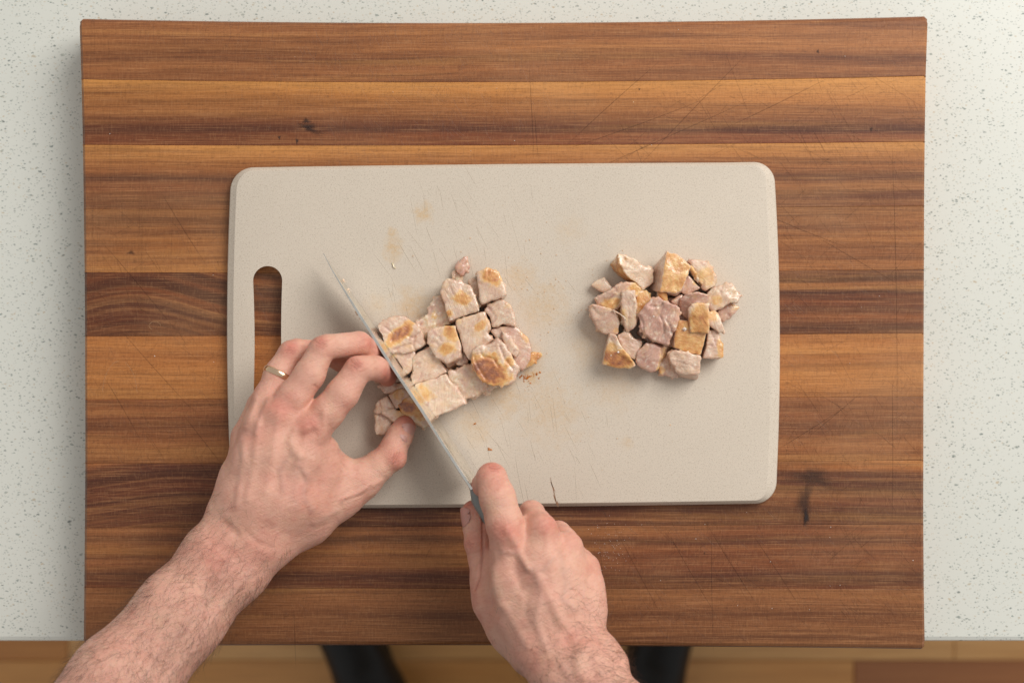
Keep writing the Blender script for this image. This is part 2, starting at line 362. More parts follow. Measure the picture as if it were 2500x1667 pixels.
for i, sd in enumerate(strips):
    vs = []; fs = []
    bev = .0035
    for k in range(NX+1):
        t = k/NX
        yt = interp(L_Y[i], M_Y[i], R_Y[i], t); yb = interp(L_Y[i+1], M_Y[i+1], R_Y[i+1], t)
        xT = xl((yt-44)/1535)+(xr((yt-44)/1535)-xl((yt-44)/1535))*t; xB = xl((yb-44)/1535)+(xr((yb-44)/1535)-xl((yb-44)/1535))*t
        if k in (0, NX):
            # corner rounding at the outermost strips
            pass
        xT = (xT-CX)*S; xB = (xB-CX)*S
        Y1 = -(yt-CY)*S; Y0 = -(yb-CY)*S
        b_up = bev if i == 0 else .00035; b_dn = bev if i == 9 else .00035
        if i == 0 and k in (0, NX): Y1 -= .0022
        if i == 9 and k in (0, NX): Y0 += .0022
        e = 1 if 0 < k < NX else 0
        zt = 0 if e else -.0025
        ring = [(xB, Y0, CZ), (xB, Y0, -b_dn), (xB, Y0+b_dn*.35, -b_dn*.35+min(0, zt)), (xB, Y0+b_dn, zt), (xT, Y1-b_up, zt), (xT, Y1-b_up*.35, -b_up*.35+min(0, zt)), (xT, Y1, -b_up), (xT, Y1, CZ)]
        vs += ring
    # insert tight end rings: squeeze second and second last rings towards the ends
    n = 8
    for e0, e1 in ((0, 1), (NX, NX-1)):
        sgn = 1 if e0 == 0 else -1
        for q in range(n):
            a = vs[e0*n+q]; b = vs[e1*n+q]
            vs[e1*n+q] = (a[0]+sgn*.0022, a[1]+(-.0022 if i == 9 and q in (0, 1, 2, 3) else .0022 if i == 0 and q in (4, 5, 6, 7) else 0), b[2])
    for k in range(NX):
        for q in range(n):
            a = k*n+q; b = k*n+(q+1) % n; fs.append((a, a+n, b+n, b))
    fs.append(tuple(range(n))); fs.append(tuple(NX*n+q for q in range(n-1, -1, -1)))
    y_hi = -(M_Y[i]-CY)*S; y_lo = -(M_Y[i+1]-CY)*S
    mt = mat_wood('walnut_%s' % ['arched', 'gold_edge', 'knotty', 'honey', 'striped', 'light', 'even', 'dark', 'brown', 'worn'][i], y_lo, y_hi, sd['s'], sd['w']*.5, i+1, sd['k'], .22, arch=sd.get('a'))
    o = put('strip', vs, fs, mt, wb, smooth=False)
# knife marks with a place of their own: thin slivers pressed into the top
def sliver(px, py, ang, L, w, z=.00012):
    x, y, _ = W(px, py); c, s_ = math.cos(ang), math.sin(ang); L *= S/2; w *= S/2
    bow = random.uniform(-.02, .02)*L
    pts = []
    for t, ww in ((-1, .15), (-.5, 1), (0, 1), (.5, .8), (1, .1)):
        bx = t*L; by = bow*(1-t*t)
        pts += [(x+bx*c-(by+w*ww)*s_, y+bx*s_+(by+w*ww)*c, z), (x+bx*c-(by-w*ww)*s_, y+bx*s_+(by-w*ww)*c, z)]
    f = [(2*k, 2*k+2, 2*k+3, 2*k+1) for k in range(4)]
    return pts, f
V = []; F = []
def addm(p, f):
    b = len(V); V.extend(p); F.extend(tuple(i+b for i in q) for q in f)
def mark(px, py, ang, L, w): addm(*sliver(px, py, ang, L, w, .00010+random.random()*.00008))
R = math.radians
for _ in range(420):
    zone = random.random()
    if zone < .52: px, py = random.uniform(1910, 2245), random.uniform(200, 1560)
    elif zone < .70: px, py = random.uniform(1500, 2240), random.uniform(200, 390)
    elif zone < .86: px, py = random.uniform(1450, 2240), random.uniform(1245, 1560)
    else: px, py = random.uniform(215, 560), random.uniform(520, 1250)
    a = random.choice([R(-58), R(-60), R(-62), R(-56), R(-48), R(-66), R(-35), R(-30), R(32), R(42)])+random.gauss(0, .07)
    mark(px, py, a, random.lognormvariate(4.1, .6), random.uniform(.35, .8))
for a0 in range(26): mark(random.choice([225, 232, 240, 262, 308, 345, 420])+random.gauss(0, 5), random.uniform(90, 650), R(90)+random.gauss(0, .02), random.uniform(60, 260), random.uniform(.25, .5))
for (px, py, L, a) in ((1640, 330, 460, 24), (1560, 300, 380, 20), (1700, 260, 420, 46), (1500, 250, 330, 42), (1900, 250, 300, 26), (1298, 280, 220, -87), (1310, 330, 120, -86),
                       (1960, 560, 260, -22), (2100, 640, 260, -30), (2183, 700, 760, -89), (2178, 1100, 380, -90), (1990, 1040, 220, 32), (2040, 1010, 180, 40),
                       (720, 1560, 150, -88), (1740, 1450, 300, -89), (1560, 1400, 260, -62), (1690, 1400, 260, -60), (1790, 1380, 280, -58), (1900, 1400, 240, -57), (1470, 1380, 120, -84),
                       (750, 640, 150, -60), (340, 700, 300, -50), (380, 900, 260, -48), (300, 1000, 200, -60), (450, 560, 220, -58), (500, 1080, 160, -52)):
    mark(px, py, R(a), L, 1.3)
scr = M('knife_mark')
tr = scr.n('ShaderNodeBsdfTransparent'); mx = scr.n('ShaderNodeMixShader', i_0=.34); scr.t.links.new(tr.outputs[0], mx.inputs[1]); scr.t.links.new(scr.b.outputs[0], mx.inputs[2])
scr.t.links.new(mx.outputs[0], scr.t.nodes['Material Output'].inputs[0]); scr.out(Base_Color=lin(52, 28, 18), Roughness=.8)
o = put('knife_marks', V, F, scr.m, wb, smooth=False); tag(o, kind='stuff')
# pale curved scuffs on the left
V = []; F = []
for cx_, cy_, rx, ry, a0, a1 in ((295, 965, 45, 85, 95, 175), (290, 965, 45, 85, 5, 70), (378, 795, 14, 10, 0, 250)):
    pp = [(cx_+rx*math.cos(R(a)), cy_-ry*math.sin(R(a))) for a in np.linspace(a0, a1, 12)]
    for (x0, y0), (x1, y1) in zip(pp[:-1], pp[1:]):
        mark((x0+x1)/2, (y0+y1)/2, math.atan2(-(y1-y0), x1-x0), math.hypot(x1-x0, y1-y0)*1.25, 1.6)
sc2 = M('scuff'); tr = sc2.n('ShaderNodeBsdfTransparent'); mx = sc2.n('ShaderNodeMixShader', i_0=.35); sc2.t.links.new(tr.outputs[0], mx.inputs[1]); sc2.t.links.new(sc2.b.outputs[0], mx.inputs[2])
sc2.t.links.new(mx.outputs[0], sc2.t.nodes['Material Output'].inputs[0]); sc2.out(Base_Color=lin(205, 160, 118), Roughness=.6)
o = put('pale_scuffs', V, F, sc2.m, wb, smooth=False); tag(o, kind='stuff')
# dark knot in the lower right and small knots upper left
V = []; F = []
def blob(px, py, rx, ry, z=.00022, n=14, jag=.3):
    b = len(V); V.append(W(px, py, z))
    for k in range(n):
        a = k/n*2*math.pi; q = 1+random.uniform(-jag, jag)
        V.append(W(px+rx*q*math.cos(a), py+ry*q*math.sin(a), z))
    for k in range(n): F.append((b, b+1+(k+1) % n, b+1+k))
kn = M('knot')
o_ = kn.obj(); tr = kn.n('ShaderNodeBsdfTransparent'); mx = kn.n('ShaderNodeMixShader', i_0=kn.attr('dark')); kn.t.links.new(tr.outputs[0], mx.inputs[1]); kn.t.links.new(kn.b.outputs[0], mx.inputs[2])
kn.t.links.new(mx.outputs[0], kn.t.nodes['Material Output'].inputs[0]); kn.out(Base_Color=lin(36, 22, 20), Roughness=.6)
att = []
def softspot(px, py, rx, ry, strength, ang=0, z=.0002):
    """a soft-edged dark figure in the wood: rings of falling opacity"""
    b = len(V); n = 28; V.append(W(px, py, z)); att.append(strength)
    for rr, aa in ((.25, .9), (.5, .6), (.75, .25), (1, 0)):
        for k in range(n):
            a = k/n*2*math.pi; q = rr*(1+.25*math.sin(3*a+px)+.12*math.sin(7*a+py))
            x = rx*q*math.cos(a); y = ry*q*math.sin(a)
            V.append(W(px+x*math.cos(ang)-y*math.sin(ang), py+x*math.sin(ang)+y*math.cos(ang), z)); att.append(strength*aa)
    for k in range(n): F.append((b, b+1+(k+1) % n, b+1+k))
    for r_ in range(3):
        for k in range(n):
            j = (k+1) % n; F.append((b+1+r_*n+k, b+1+r_*n+j, b+1+(r_+1)*n+j, b+1+(r_+1)*n+k))
softspot(1968, 1262, 8, 22, .95, .05, .0003); softspot(1965, 1225, 22, 60, .5, .06, .00022); softspot(1985, 1165, 60, 26, .45, .15, .00018)
softspot(752, 310, 26, 12, .6, .2); softspot(748, 296, 12, 8, .6); softspot(725, 345, 4, 9, .7); softspot(682, 336, 4, 6, .7); softspot(770, 322, 30, 8, .3, .3, .00024)
softspot(320, 617, 12, 6, .5); softspot(1997, 126, 4, 6, .7); softspot(2127, 316, 4, 6, .6); softspot(1561, 218, 3, 4, .6); softspot(1720, 1350, 3, 5, .5)
o = put('knots', V, F, kn.m, wb, smooth=True, attrs={'dark': att}); tag(o, kind='stuff')

# ------------------------------------------------------------------ beige plastic cutting board
BT = .010
def arc(c, r, a0, a1, n=10): return [(c[0]+r*math.cos(R(a)), c[1]+r*math.sin(R(a))) for a in np.linspace(a0, a1, n)]
k_ = 2500/2352
def bez(p, q, bow, n=16, skip=True):
    dx, dy = q[0]-p[0], q[1]-p[1]; L = math.hypot(dx, dy); nx, ny = dy/L, -dx/L
    return [(p[0]+dx*t+nx*bow*4*t*(1-t), p[1]+dy*t+ny*bow*4*t*(1-t)) for t in np.linspace(0, 1, n+1)[1:-1]]
TLc, TRc, BRc, BLc = (620, 467), (1838, 450), (1838, 1172), (622, 1180)
out = []
out += arc(TLc, 58, 180, 268, 12) and [(x, y) for x, y in arc(TLc, 58, 183, 270, 12)]
out += bez(out[-1], (1842, 397), 2)
out += arc((1840, 448), 52, 270, 358, 12)
out += bez(out[-1], (1896, 1172), 10)
out += arc((1842, 1175), 54, 2, 88, 12)
out += bez(out[-1], (622, 1241), 2)
out += arc((624, 1180), 60, 91, 176, 12)
out += bez(out[-1], out[0], 9)
# outline runs clockwise in the photo (down = +y)
slot = arc((653.5, 685), 39.5, 180, 360, 16) + bez((693, 685), (694, 965), -3, 8) + arc((654.5, 965), 39.5, 0, 180, 16) + bez((615, 965), (614, 685), -3, 8)
slot = [(x, y) for x, y in slot]
slot = slot[::-1]
def ring_pts(poly, inset, insetfn=None):
    P = np.array(poly); n = len(P); Q = []
    for i in range(n):
        t = P[(i+1) % n]-P[i-1]; t = t/np.hypot(*t); nrm = np.array([-t[1], t[0]])
        d = inset if insetfn is None else insetfn(P[i], nrm)*inset
        Q.append(P[i]+nrm*d)
    return Q
def infn(p, nrm):     # the ends carry a wider chamfer than the long sides
    return .35+.65*abs(nrm[0])**2*(1.0 if p[0] > 1250 else .55)
bm = bmesh.new()
def mkring(pts, z): return [bm.verts.new(W(x, y, z)) for x, y in pts]
n_o = len(out)
prof = [(2, .0006), (0, .0016), (0, .0054), (.8, .0063), (2.2, .0069), (20, .0096), (21.5, .0099), (23.5, BT)]
rings = [mkring(ring_pts(out, d, infn), z) for d, z in prof]
def bridge(r0, r1):
    n = len(r0)
    for i in range(n):
        j = (i+1) % n; bm.faces.new((r0[i], r0[j], r1[j], r1[i]))
for a, b in zip(rings[:-1], rings[1:]): bridge(a, b)
prof2 = [(0, .0006), (0, .0075), (-1.2, .0093), (-4, BT)]
srings = [mkring(ring_pts(slot, -d*-1 if False else d, None), z) for d, z in prof2]
for a, b in zip(srings[:-1], srings[1:]): bridge(a, b)
def fill(ra, rb):
    es = []
    for r_ in (ra, rb):
        for i in range(len(r_)):
            e = bm.edges.get((r_[i], r_[(i+1) % len(r_)])) or bm.edges.new((r_[i], r_[(i+1) % len(r_)])); es.append(e)
    bmesh.ops.triangle_fill(bm, edges=es, use_beauty=True)
fill(rings[-1], srings[-1]); fill(rings[0], srings[0])
bmesh.ops.recalc_face_normals(bm, faces=bm.faces)
me = bpy.data.meshes.new('plastic_cutting_board'); bm.to_mesh(me); bm.free()
pb = put_mesh('plastic_cutting_board', me, mat_board(), smooth=True)
me.set_sharp_from_angle(angle=R(22)) if hasattr(me, 'set_sharp_from_angle') else None
tag(pb, 'beige speckled plastic cutting board with rounded corners and a long handle slot', 'cutting board')
# the nick in its lower edge
V = []; F = []; 
for (px, py, a, L, w) in ((1352, 1200, -76, 60, 1.6), (1357, 1222, -70, 34, 3.0), (1350, 1188, -66, 30, 1.6), (1362, 1230, -84, 16, 2.2), (1346, 1176, -80, 24, 1.0)):
    p, f = sliver(px, py, R(a), L, w, BT+.00012); addm([(x*(1-BT), y*(1-BT), z) for x, y, z in p], f)
tag(put('nick', V, F, simple('nick_dirt', lin(150, 112, 84), .8), pb, smooth=False), kind='stuff')
V = []; F = []
for _ in range(110):
    px, py = random.choice([(random.uniform(1130, 1500), random.uniform(980, 1230)), (random.uniform(1000, 1300), random.uniform(430, 650)), (random.uniform(900, 1400), random.uniform(620, 1000))])
    p, f = sliver(px, py, R(random.choice([-60, -58, -70, -82]))+random.gauss(0, .08), random.uniform(15, 110), random.uniform(.35, .8), BT+.0001); addm([(x*(1-BT), y*(1-BT), z) for x, y, z in p], f)
sc3 = M('pale_cut'); tr = sc3.n('ShaderNodeBsdfTransparent'); mx = sc3.n('ShaderNodeMixShader', i_0=.45); sc3.t.links.new(tr.outputs[0], mx.inputs[1]); sc3.t.links.new(sc3.b.outputs[0], mx.inputs[2])
sc3.t.links.new(mx.outputs[0], sc3.t.nodes['Material Output'].inputs[0]); sc3.out(Base_Color=lin(186, 170, 148), Roughness=.6)
tag(put('fine_cuts', V, F, sc3.m, pb, smooth=False), kind='stuff')

# ------------------------------------------------------------------ chicken
OA, SA = (500, 760), 2.6133      # crop frames the outlines were traced in
OB, SB = (1050, 1080), 2.6717
OC, SC_ = (880, 600), 3.2667
OD, SD = (1400, 580), 4.1267
def from_crop(O, s): return lambda u, v: (O[0]+u/s, O[1]+v/s)
fC, fD, fA, fB = from_crop(OC, SC_), from_crop(OD, SD), from_crop(OA, SA), from_crop(OB, SB)
seedc = [0]
def chicken(frame, top, h, label, brown=(), bdir=None, pink=.2, fat=0., base=None, rough=1.0, vox=.00075, group=None, hb=0.0, shrink=.985, name='chicken_piece', cat='chicken piece', browny=0., cuts=()):
    """frame: crop function; top: outline (u,v[,h mm]); h: height in mm above the board; base: outline of the foot"""
    seedc[0] += 1; sd = seedc[0]
    rj = random.Random(sd*31)
    top = [tuple(p)+((h,) if len(p) < 3 else ()) for p in top]
    if base: base = [tuple(p)+((hb,) if len(p) < 3 else ()) for p in base]
    def sub(L, amp):
        o_ = []
        for i in range(len(L)):
            a, b = L[i], L[(i+1) % len(L)]; ln = math.hypot(b[0]-a[0], b[1]-a[1]); o_.append(a)
            for t in (.33, .66):
                j = rj.uniform(-1, 1)*amp*ln; o_.append((a[0]+(b[0]-a[0])*t-(b[1]-a[1])/ln*j, a[1]+(b[1]-a[1])*t+(b[0]-a[0])/ln*j, a[2]+(b[2]-a[2])*t+rj.uniform(-.4, .3)))
        return o_
    if frame is fC:
        mx_, my_ = sum(p[0] for p in top)/len(top), sum(p[1] for p in top)/len(top)
        top = [(mx_+(p[0]-mx_)*1.055, my_+(p[1]-my_)*1.055, p[2]) for p in top]
    same = base is not None and len(base) == len(top)
    st_ = rj.getstate(); top = sub(top, .055*min(rough, 1.4))
    if same: rj.setstate(st_); base = sub(base, .055)
    n = len(top); T = []
    for p in top:
        hh = (p[2] if len(p) > 2 else h)/1000; T.append(W(*frame(p[0], p[1]), BT+hh))
    c = np.mean(np.array(T), 0)
    if base: B = [W(*frame(p[0], p[1]), BT+(p[2] if len(p) > 2 else hb)/1000) for p in base]
    else: B = [(c[0]+(t[0]-c[0])*shrink, c[1]+(t[1]-c[1])*shrink, BT+hb/1000+.0003) for t in T]
    bm = bmesh.new()
    tv = [bm.verts.new(t) for t in T]
    bv = [bm.verts.new(b) for b in B]
    if len(B) == n:
        for i in range(n):
            j = (i+1) % n; bm.faces.new((tv[i], tv[j], bv[j], bv[i]))
        ct = bm.verts.new(np.mean(np.array(T), 0)+np.array([0, 0, .0006])); cb = bm.verts.new(np.mean(np.array(B), 0))
        for i in range(n):
            j = (i+1) % n; bm.faces.new((tv[j], tv[i], ct)); bm.faces.new((bv[i], bv[j], cb))
    else:
        bmesh.ops.convex_hull(bm, input=bm.verts)
    nb = 0 if rough < .75 else int(n*(.35 if rough < 1.15 else .7)+fat*n)
    for _ in range(nb):                         # torn rim: little lumps and tags grown out of the edge
        i = rj.randrange(n); j = (i+1) % n; t = rj.random(); f_ = rj.uniform(0, .35)
        q = [T[i][a]*(1-t)+T[j][a]*t for a in range(3)]; g_ = B[i] if len(B) == n else q
        q = [q[0]*(1-f_*.2)+c[0]*f_*.2, q[1]*(1-f_*.2)+c[1]*f_*.2, q[2]*(1-f_)+g_[2]*f_-.0006]
        r_ = rj.uniform(.0007, .0015)*(1.25 if fat > .3 else 1)
        ret = bmesh.ops.create_icosphere(bm, subdivisions=1, radius=r_)
        ca, sa = math.cos(rj.random()*6), math.sin(rj.random()*6); ex = rj.uniform(1.1, 2.0)
        for v_ in ret['verts']:
            x_, y_, z_ = v_.co.x*ex, v_.co.y*.9, v_.co.z*.8
            v_.co = (q[0]+x_*ca-y_*sa, q[1]+x_*sa+y_*ca, q[2]+z_)
    bmesh.ops.recalc_face_normals(bm, faces=bm.faces)
    me = bpy.data.meshes.new('tmp'); bm.to_mesh(me); bm.free()
    o = bpy.data.objects.new('tmp', me); COL.objects.link(o)
    md = o.modifiers.new('r', 'REMESH'); md.mode = 'VOXEL'; md.voxel_size = vox
    s = o.modifiers.new('s', 'SMOOTH'); s.factor = .5; s.iterations = 1
    dg = bpy.context.evaluated_depsgraph_get()
    me2 = bpy.data.meshes.new_from_object(o.evaluated_get(dg))
    bpy.data.objects.remove(o); bpy.data.meshes.remove(me)
    P = coords(me2); N = normals(me2)
    r2 = np.random.default_rng(sd); off = r2.uniform(0, 50, 3)
    ax = r2.normal(size=3); ax[2] *= .3; ax /= np.linalg.norm(ax)
    e1 = np.cross(ax, [0, 0, 1.]); e1 /= np.linalg.norm(e1); e2 = np.cross(ax, e1)
    al = P@ax; Q = P-np.outer(al, ax)
    fib = pnoise(Q/.0013+np.outer(al, ax)/.009+off)
    rough = min(rough, 1.3); d = .0004/max(rough, .5)+.0009*pnoise(P/.0105+off)+.00016*fbm(P/.0035+off, 2)+.00010*pnoise(P/.0014+off)+.00010*fib
    rid = 1-np.abs(pnoise(P/.0060+off+31))*3.0; d += .00010*np.clip(rid, 0, 1)**2*np.clip(pnoise(P/.009+off+77)*4, 0, 1)
    lump = np.clip(pnoise(P/.0032+off+9), -.15, .6)
    d = d*rough+fat*.0016*lump
    tear = np.clip(np.abs(pnoise(P/.006+off*2))*14, 0, 1)       # little splits in the meat
    d -= .00025*rough*(1-tear)*np.clip(pnoise(P/.010+off*3)*5, 0, 1)
    px = CX+P[:, 0]/(S*(1-P[:, 2])); py = CY-P[:, 1]/(S*(1-P[:, 2])); (ox, oy) = (OC if frame is fC else OD); ss = SC_ if frame is fC else SD
    cc_ = list(cuts)
    if rough > .85 and not cuts:
        for _ in range(2):
            i = rj.randrange(n); a = top[i]; mx2, my2 = sum(p[0] for p in top)/n, sum(p[1] for p in top)/n; f1, f2 = rj.uniform(.0, .3), rj.uniform(.45, .9)
            pa = (a[0]+(mx2-a[0])*f1, a[1]+(my2-a[1])*f1); pb = (a[0]+(mx2-a[0])*f2+rj.uniform(-30, 30), a[1]+(my2-a[1])*f2+rj.uniform(-30, 30))
            cc_.append([pa, ((pa[0]+pb[0])/2+rj.uniform(-12, 12), (pa[1]+pb[1])/2+rj.uniform(-12, 12)), pb])
    cutm = np.zeros(len(P))
    for pl in cc_:
        dd = polydist((px-ox)*ss, (py-oy)*ss, pl)*S/ss
        dd = dd+.0006*pnoise(P/.003+off); g_ = np.exp(-(dd/.0007)**2)*np.clip(N[:, 2]*2, 0, 1); lo_ = 1. if cuts else .45; d -= .0009*g_*lo_; cutm = np.maximum(cutm, g_)
        d += .00015*lo_*np.exp(-((dd-.0019)/.0011)**2)*np.clip(N[:, 2]*2, 0, 1)
    P2 = P+N*d[:, None]; P2[:, 2] = np.maximum(P2[:, 2], BT+.0002)
    me2.vertices.foreach_set('co', P2.ravel()); me2.update(); N = normals(me2)
    br = np.full(len(P), browny, float)
    px = CX+P[:, 0]/(S*(1-P[:, 2])); py = CY-P[:, 1]/(S*(1-P[:, 2]))
    for b in brown:
        (bx, by), rr, st = frame(b[0], b[1]), b[2], b[3]
        ry = b[4] if len(b) > 4 else rr; an = b[5] if len(b) > 5 else 0
        sc_ = SC_ if frame is fC else SD
        dx, dy = (px-bx)*sc_, (py-by)*sc_
        e = ((dx*math.cos(an)+dy*math.sin(an))/rr)**2+((-dx*math.sin(an)+dy*math.cos(an))/ry)**2
        e = e*(1+.9*pnoise(P/.006+off+5)+.5*pnoise(P/.0025+off+8)); br = np.maximum(br, min(st, 1.45)*np.clip(1.35*np.exp(-e*.8), 0, 1)*np.clip(N[:, 2]*2+.2, 0, 1))
    if bdir is not None:
        bd = np.array(bdir[:3], float); bd /= np.linalg.norm(bd)
        br = np.maximum(br, np.clip((N@bd-bdir[3])*6, 0, 1)*bdir[4])
    ft = np.clip(pnoise(P/.005+off)*3*fat+fat*.5, 0, 1) if fat else np.zeros(len(P))
    pk = np.clip(pink+.6*cutm+.5*pnoise(P/.008+off)+.25*(N[:, 2] < .5), 0, 1)
    ob = put_mesh(name, me2, MAT_CHICKEN, smooth=True, attrs={'brown': br, 'fat': ft, 'pink': pk, 'seed': np.full(len(P), sd*.37), 'fx': Q@e1, 'fy': Q@e2, 'fz': al})
    tag(ob, label, cat, group); return ob
GL = 'diced chicken thigh lying still together beside the knife'
GH = 'finished chicken cubes in the heap on the right'
C = lambda *a, **k: chicken(fC, *a, group=GL, **{'shrink': 1.04, **k})
D = lambda *a, **k: chicken(fD, *a, group=GH, **k)
C([(155, 640), (250, 580), (340, 572), (425, 625), (480, 690), (510, 775), (425, 825), (340, 845), (240, 838), (195, 750)], 17, 'pale torn chicken piece with one long orange seared patch, touching the blade', brown=[(312, 705, 110, 1.3, 45, -.75)], pink=.4, rough=1.3, cuts=[[(480, 690), (430, 730), (420, 790), (440, 830)], [(200, 650), (260, 700), (250, 760)], [(380, 720), (430, 735)], [(260, 830), (330, 800), (400, 780)]])
C([(245, 850), (330, 850), (425, 838), (438, 890), (405, 975), (372, 1020), (315, 930)], 14, 'small pale chicken lump directly below the orange patched piece at the blade', pink=.3, rough=1.2, brown=[(250, 850, 40, .6)])
C([(445, 605), (540, 550), (590, 425), (640, 412), (672, 500), (712, 625), (600, 650), (545, 700), (520, 745), (490, 690)], 12, 'lumpy fatty white chicken edge strip left of the browned square piece', fat=.9, rough=1.6, pink=.3, brown=[(590, 560, 30, .5)])
C([(645, 370), (665, 300), (705, 270), (780, 300), (872, 322), (905, 400), (935, 510), (830, 545), (715, 590), (685, 500)], 20, 'square chicken piece with frilly white fat on its upper left corner', base=[(645, 385), (665, 310), (705, 285), (780, 310), (875, 335), (910, 420), (942, 545), (835, 585), (730, 640), (690, 530)], brown=[(810, 425, 75, .85, 45, .2), (705, 535, 25, .8)], pink=.35, fat=.25)
C([(935, 220), (1015, 180), (1100, 212), (1130, 300), (1155, 380), (1080, 420), (970, 455), (945, 330)], 22, 'topmost tall chicken piece of the sliced thigh with golden cap', base=[(930, 235), (1012, 195), (1105, 225), (1135, 310), (1163, 400), (1085, 450), (955, 505), (940, 350)], brown=[(1045, 245, 85, .9, 55, .3)], pink=.2)
C([(868, 280), (925, 290), (945, 340), (975, 440), (945, 490), (905, 400)], 14, 'thin pale chicken sliver leaning against the topmost piece', pink=.3, fat=.3)
C([(1018, 470), (1130, 437), (1190, 480), (1215, 550), (1232, 640), (1130, 620), (1060, 645), (1035, 560), (995, 520)], 18, 'pale folded chicken piece between the golden capped one and the pink glossy end', pink=.35, fat=.15, brown=[(1170, 470, 40, .35)])
C([(772, 600), (880, 565), (990, 537), (1030, 660), (1000, 690), (1048, 745), (960, 810), (880, 900), (862, 890), (805, 740)], 19, 'greyish central chicken piece with one small brown dab on its right', brown=[(960, 640, 55, .8, 35, -.6), (790, 600, 30, .5)], pink=.25)
C([(542, 690), (640, 655), (750, 645), (785, 760), (788, 880), (690, 925), (610, 880), (540, 770)], 20, 'chicken piece with two yellow orange spots in the middle of the thigh', base=[(548, 700), (640, 670), (755, 660), (800, 775), (850, 930), (700, 1000), (620, 915), (548, 785)], brown=[(715, 690, 70, .9, 45, .9), (690, 820, 60, .75, 45, 0)], pink=.25)
C([(770, 880), (830, 850), (855, 920), (830, 958), (765, 945)], 11, 'small round chicken nub below the yellow spotted piece', pink=.3)
C([(430, 890), (490, 850), (560, 812), (620, 880), (680, 1005), (610, 1040), (540, 1065), (415, 1105), (430, 1000), (415, 940)], 15, 'ragged greyish chicken piece above the large lower corner piece', pink=.3, rough=1.4, fat=.15)
C([(705, 1008), (770, 995), (845, 960), (930, 925), (965, 1010), (1000, 1120), (930, 1180), (820, 1222), (775, 1150)], 14, 'flat pale chicken piece with white streaks beside the big browned piece', pink=.4, rough=1.4, fat=.35)
C([(445, 1115), (560, 1075), (680, 1035), (735, 1120), (780, 1160), (832, 1255), (700, 1310), (600, 1350), (560, 1320), (500, 1230)], 17, 'lowest chicken piece right of the blade with an orange left side', brown=[(510, 1160, 80, .6, 50, .9)], pink=.2, rough=1.3, fat=.3)
C([(905, 850), (940, 815), (1040, 790), (1095, 745), (1150, 800), (1205, 905), (1258, 965), (1225, 1060), (1165, 1100), (1060, 1108), (960, 1060), (900, 930)], 24, 'biggest deeply browned chicken piece of the sliced thigh', brown=[(1010, 990, 150, 1.45, 90, .55), (1180, 930, 40, .8), (1065, 865, 18, .9)], pink=.35, rough=1.3, cuts=[[(950, 830), (975, 880), (1060, 900), (1100, 960)], [(905, 880), (935, 960), (1000, 1060)], [(1110, 800), (1150, 900), (1215, 980)]])
C([(1045, 680), (1120, 660), (1225, 648), (1330, 740), (1352, 830), (1345, 900), (1285, 985), (1262, 960), (1210, 900), (1140, 780), (1095, 742)], 15, 'glossy pink rounded chicken end at the right of the thigh', brown=[(1310, 730, 60, .5, 25, 1.0)], pink=.75, rough=.6)
C([(1135, 690), (1190, 720), (1240, 800), (1262, 835), (1235, 880), (1190, 850), (1150, 770)], 21, 'narrow pale wedge of chicken lying on the glossy pink end', pink=.3, fat=.2)
C([(1345, 880), (1370, 852), (1428, 858), (1420, 890), (1370, 945), (1300, 985), (1290, 960)], 8, 'thin yellow crisp skin tip at the far right of the thigh', brown=[(1370, 900, 70, .9)], pink=.1, name='chicken_scrap', cat='chicken scrap', browny=.4)
C([(905, 1130), (1000, 1075), (1085, 1110), (1060, 1135), (1015, 1135), (1015, 1170), (960, 1160), (900, 1200)], 7, 'frilly cream fat fringe below the big browned piece', fat=.8, rough=1.5, pink=.1, vox=.0007, name='chicken_scrap', cat='chicken scrap')
C([(1200, 1040), (1225, 1060), (1215, 1095), (1120, 1112), (1150, 1090)], 8, 'thin pale chicken rim right under the big browned piece', pink=.3, name='chicken_scrap', cat='chicken scrap')
C([(770, 165), (800, 125), (832, 88), (860, 155), (848, 200), (815, 225), (778, 205)], 7, 'loose pink chicken scrap above the sliced thigh', pink=.9, rough=1.3, vox=.0007, name='chicken_scrap', cat='chicken scrap')
C([(738, 228), (770, 218), (795, 250), (788, 272), (765, 268), (760, 240)], 4, 'tiny white shred just below the loose pink scrap', fat=.6, pink=.2, vox=.0006, name='chicken_scrap', cat='chicken scrap')
# pieces held under the left hand; their overall brown partly paints in finger shade
C([(112, 1330), (150, 1240), (210, 1205), (262, 1295), (160, 1332)], 16, 'pale chicken corner piece left of the knife between thumb and index finger', pink=.35, browny=.12)
C([(230, 1190), (300, 1150), (400, 1140), (430, 1195), (290, 1290)], 17, 'chicken piece left of the knife right below the index fingertip', pink=.35, browny=.25, brown=[(300, 1180, 50, .5)])
C([(110, 1345), (165, 1338), (255, 1375), (240, 1420), (190, 1500), (130, 1500)], 14, 'lowest pale chicken piece beside the left thumb', pink=.25)
C([(168, 1330), (270, 1300), (330, 1330), (400, 1370), (380, 1440), (260, 1400)], 17, 'chicken piece pinned by the left thumb tip', pink=.25, brown=[(330, 1340, 50, .5)])
C([(300, 1270), (380, 1215), (440, 1190), (490, 1270), (560, 1400), (500, 1450), (420, 1400), (330, 1320)], 18, 'brown topped chicken piece left of the blade next to the thumb nail', pink=.25, browny=.3, brown=[(375, 1285, 80, 1.3, 50, .3), (470, 1330, 50, .8)])
C([(150, 1110), (250, 1090), (370, 1110), (390, 1140), (280, 1160), (200, 1170)], 15, 'shaded chicken piece directly under the index fingertip', pink=.35, rough=1.3)
C([(60, 1000), (150, 960), (250, 980), (330, 1080), (240, 1095), (120, 1090)], 13, 'hidden chicken piece under the curled fingers of the left hand', pink=.35)
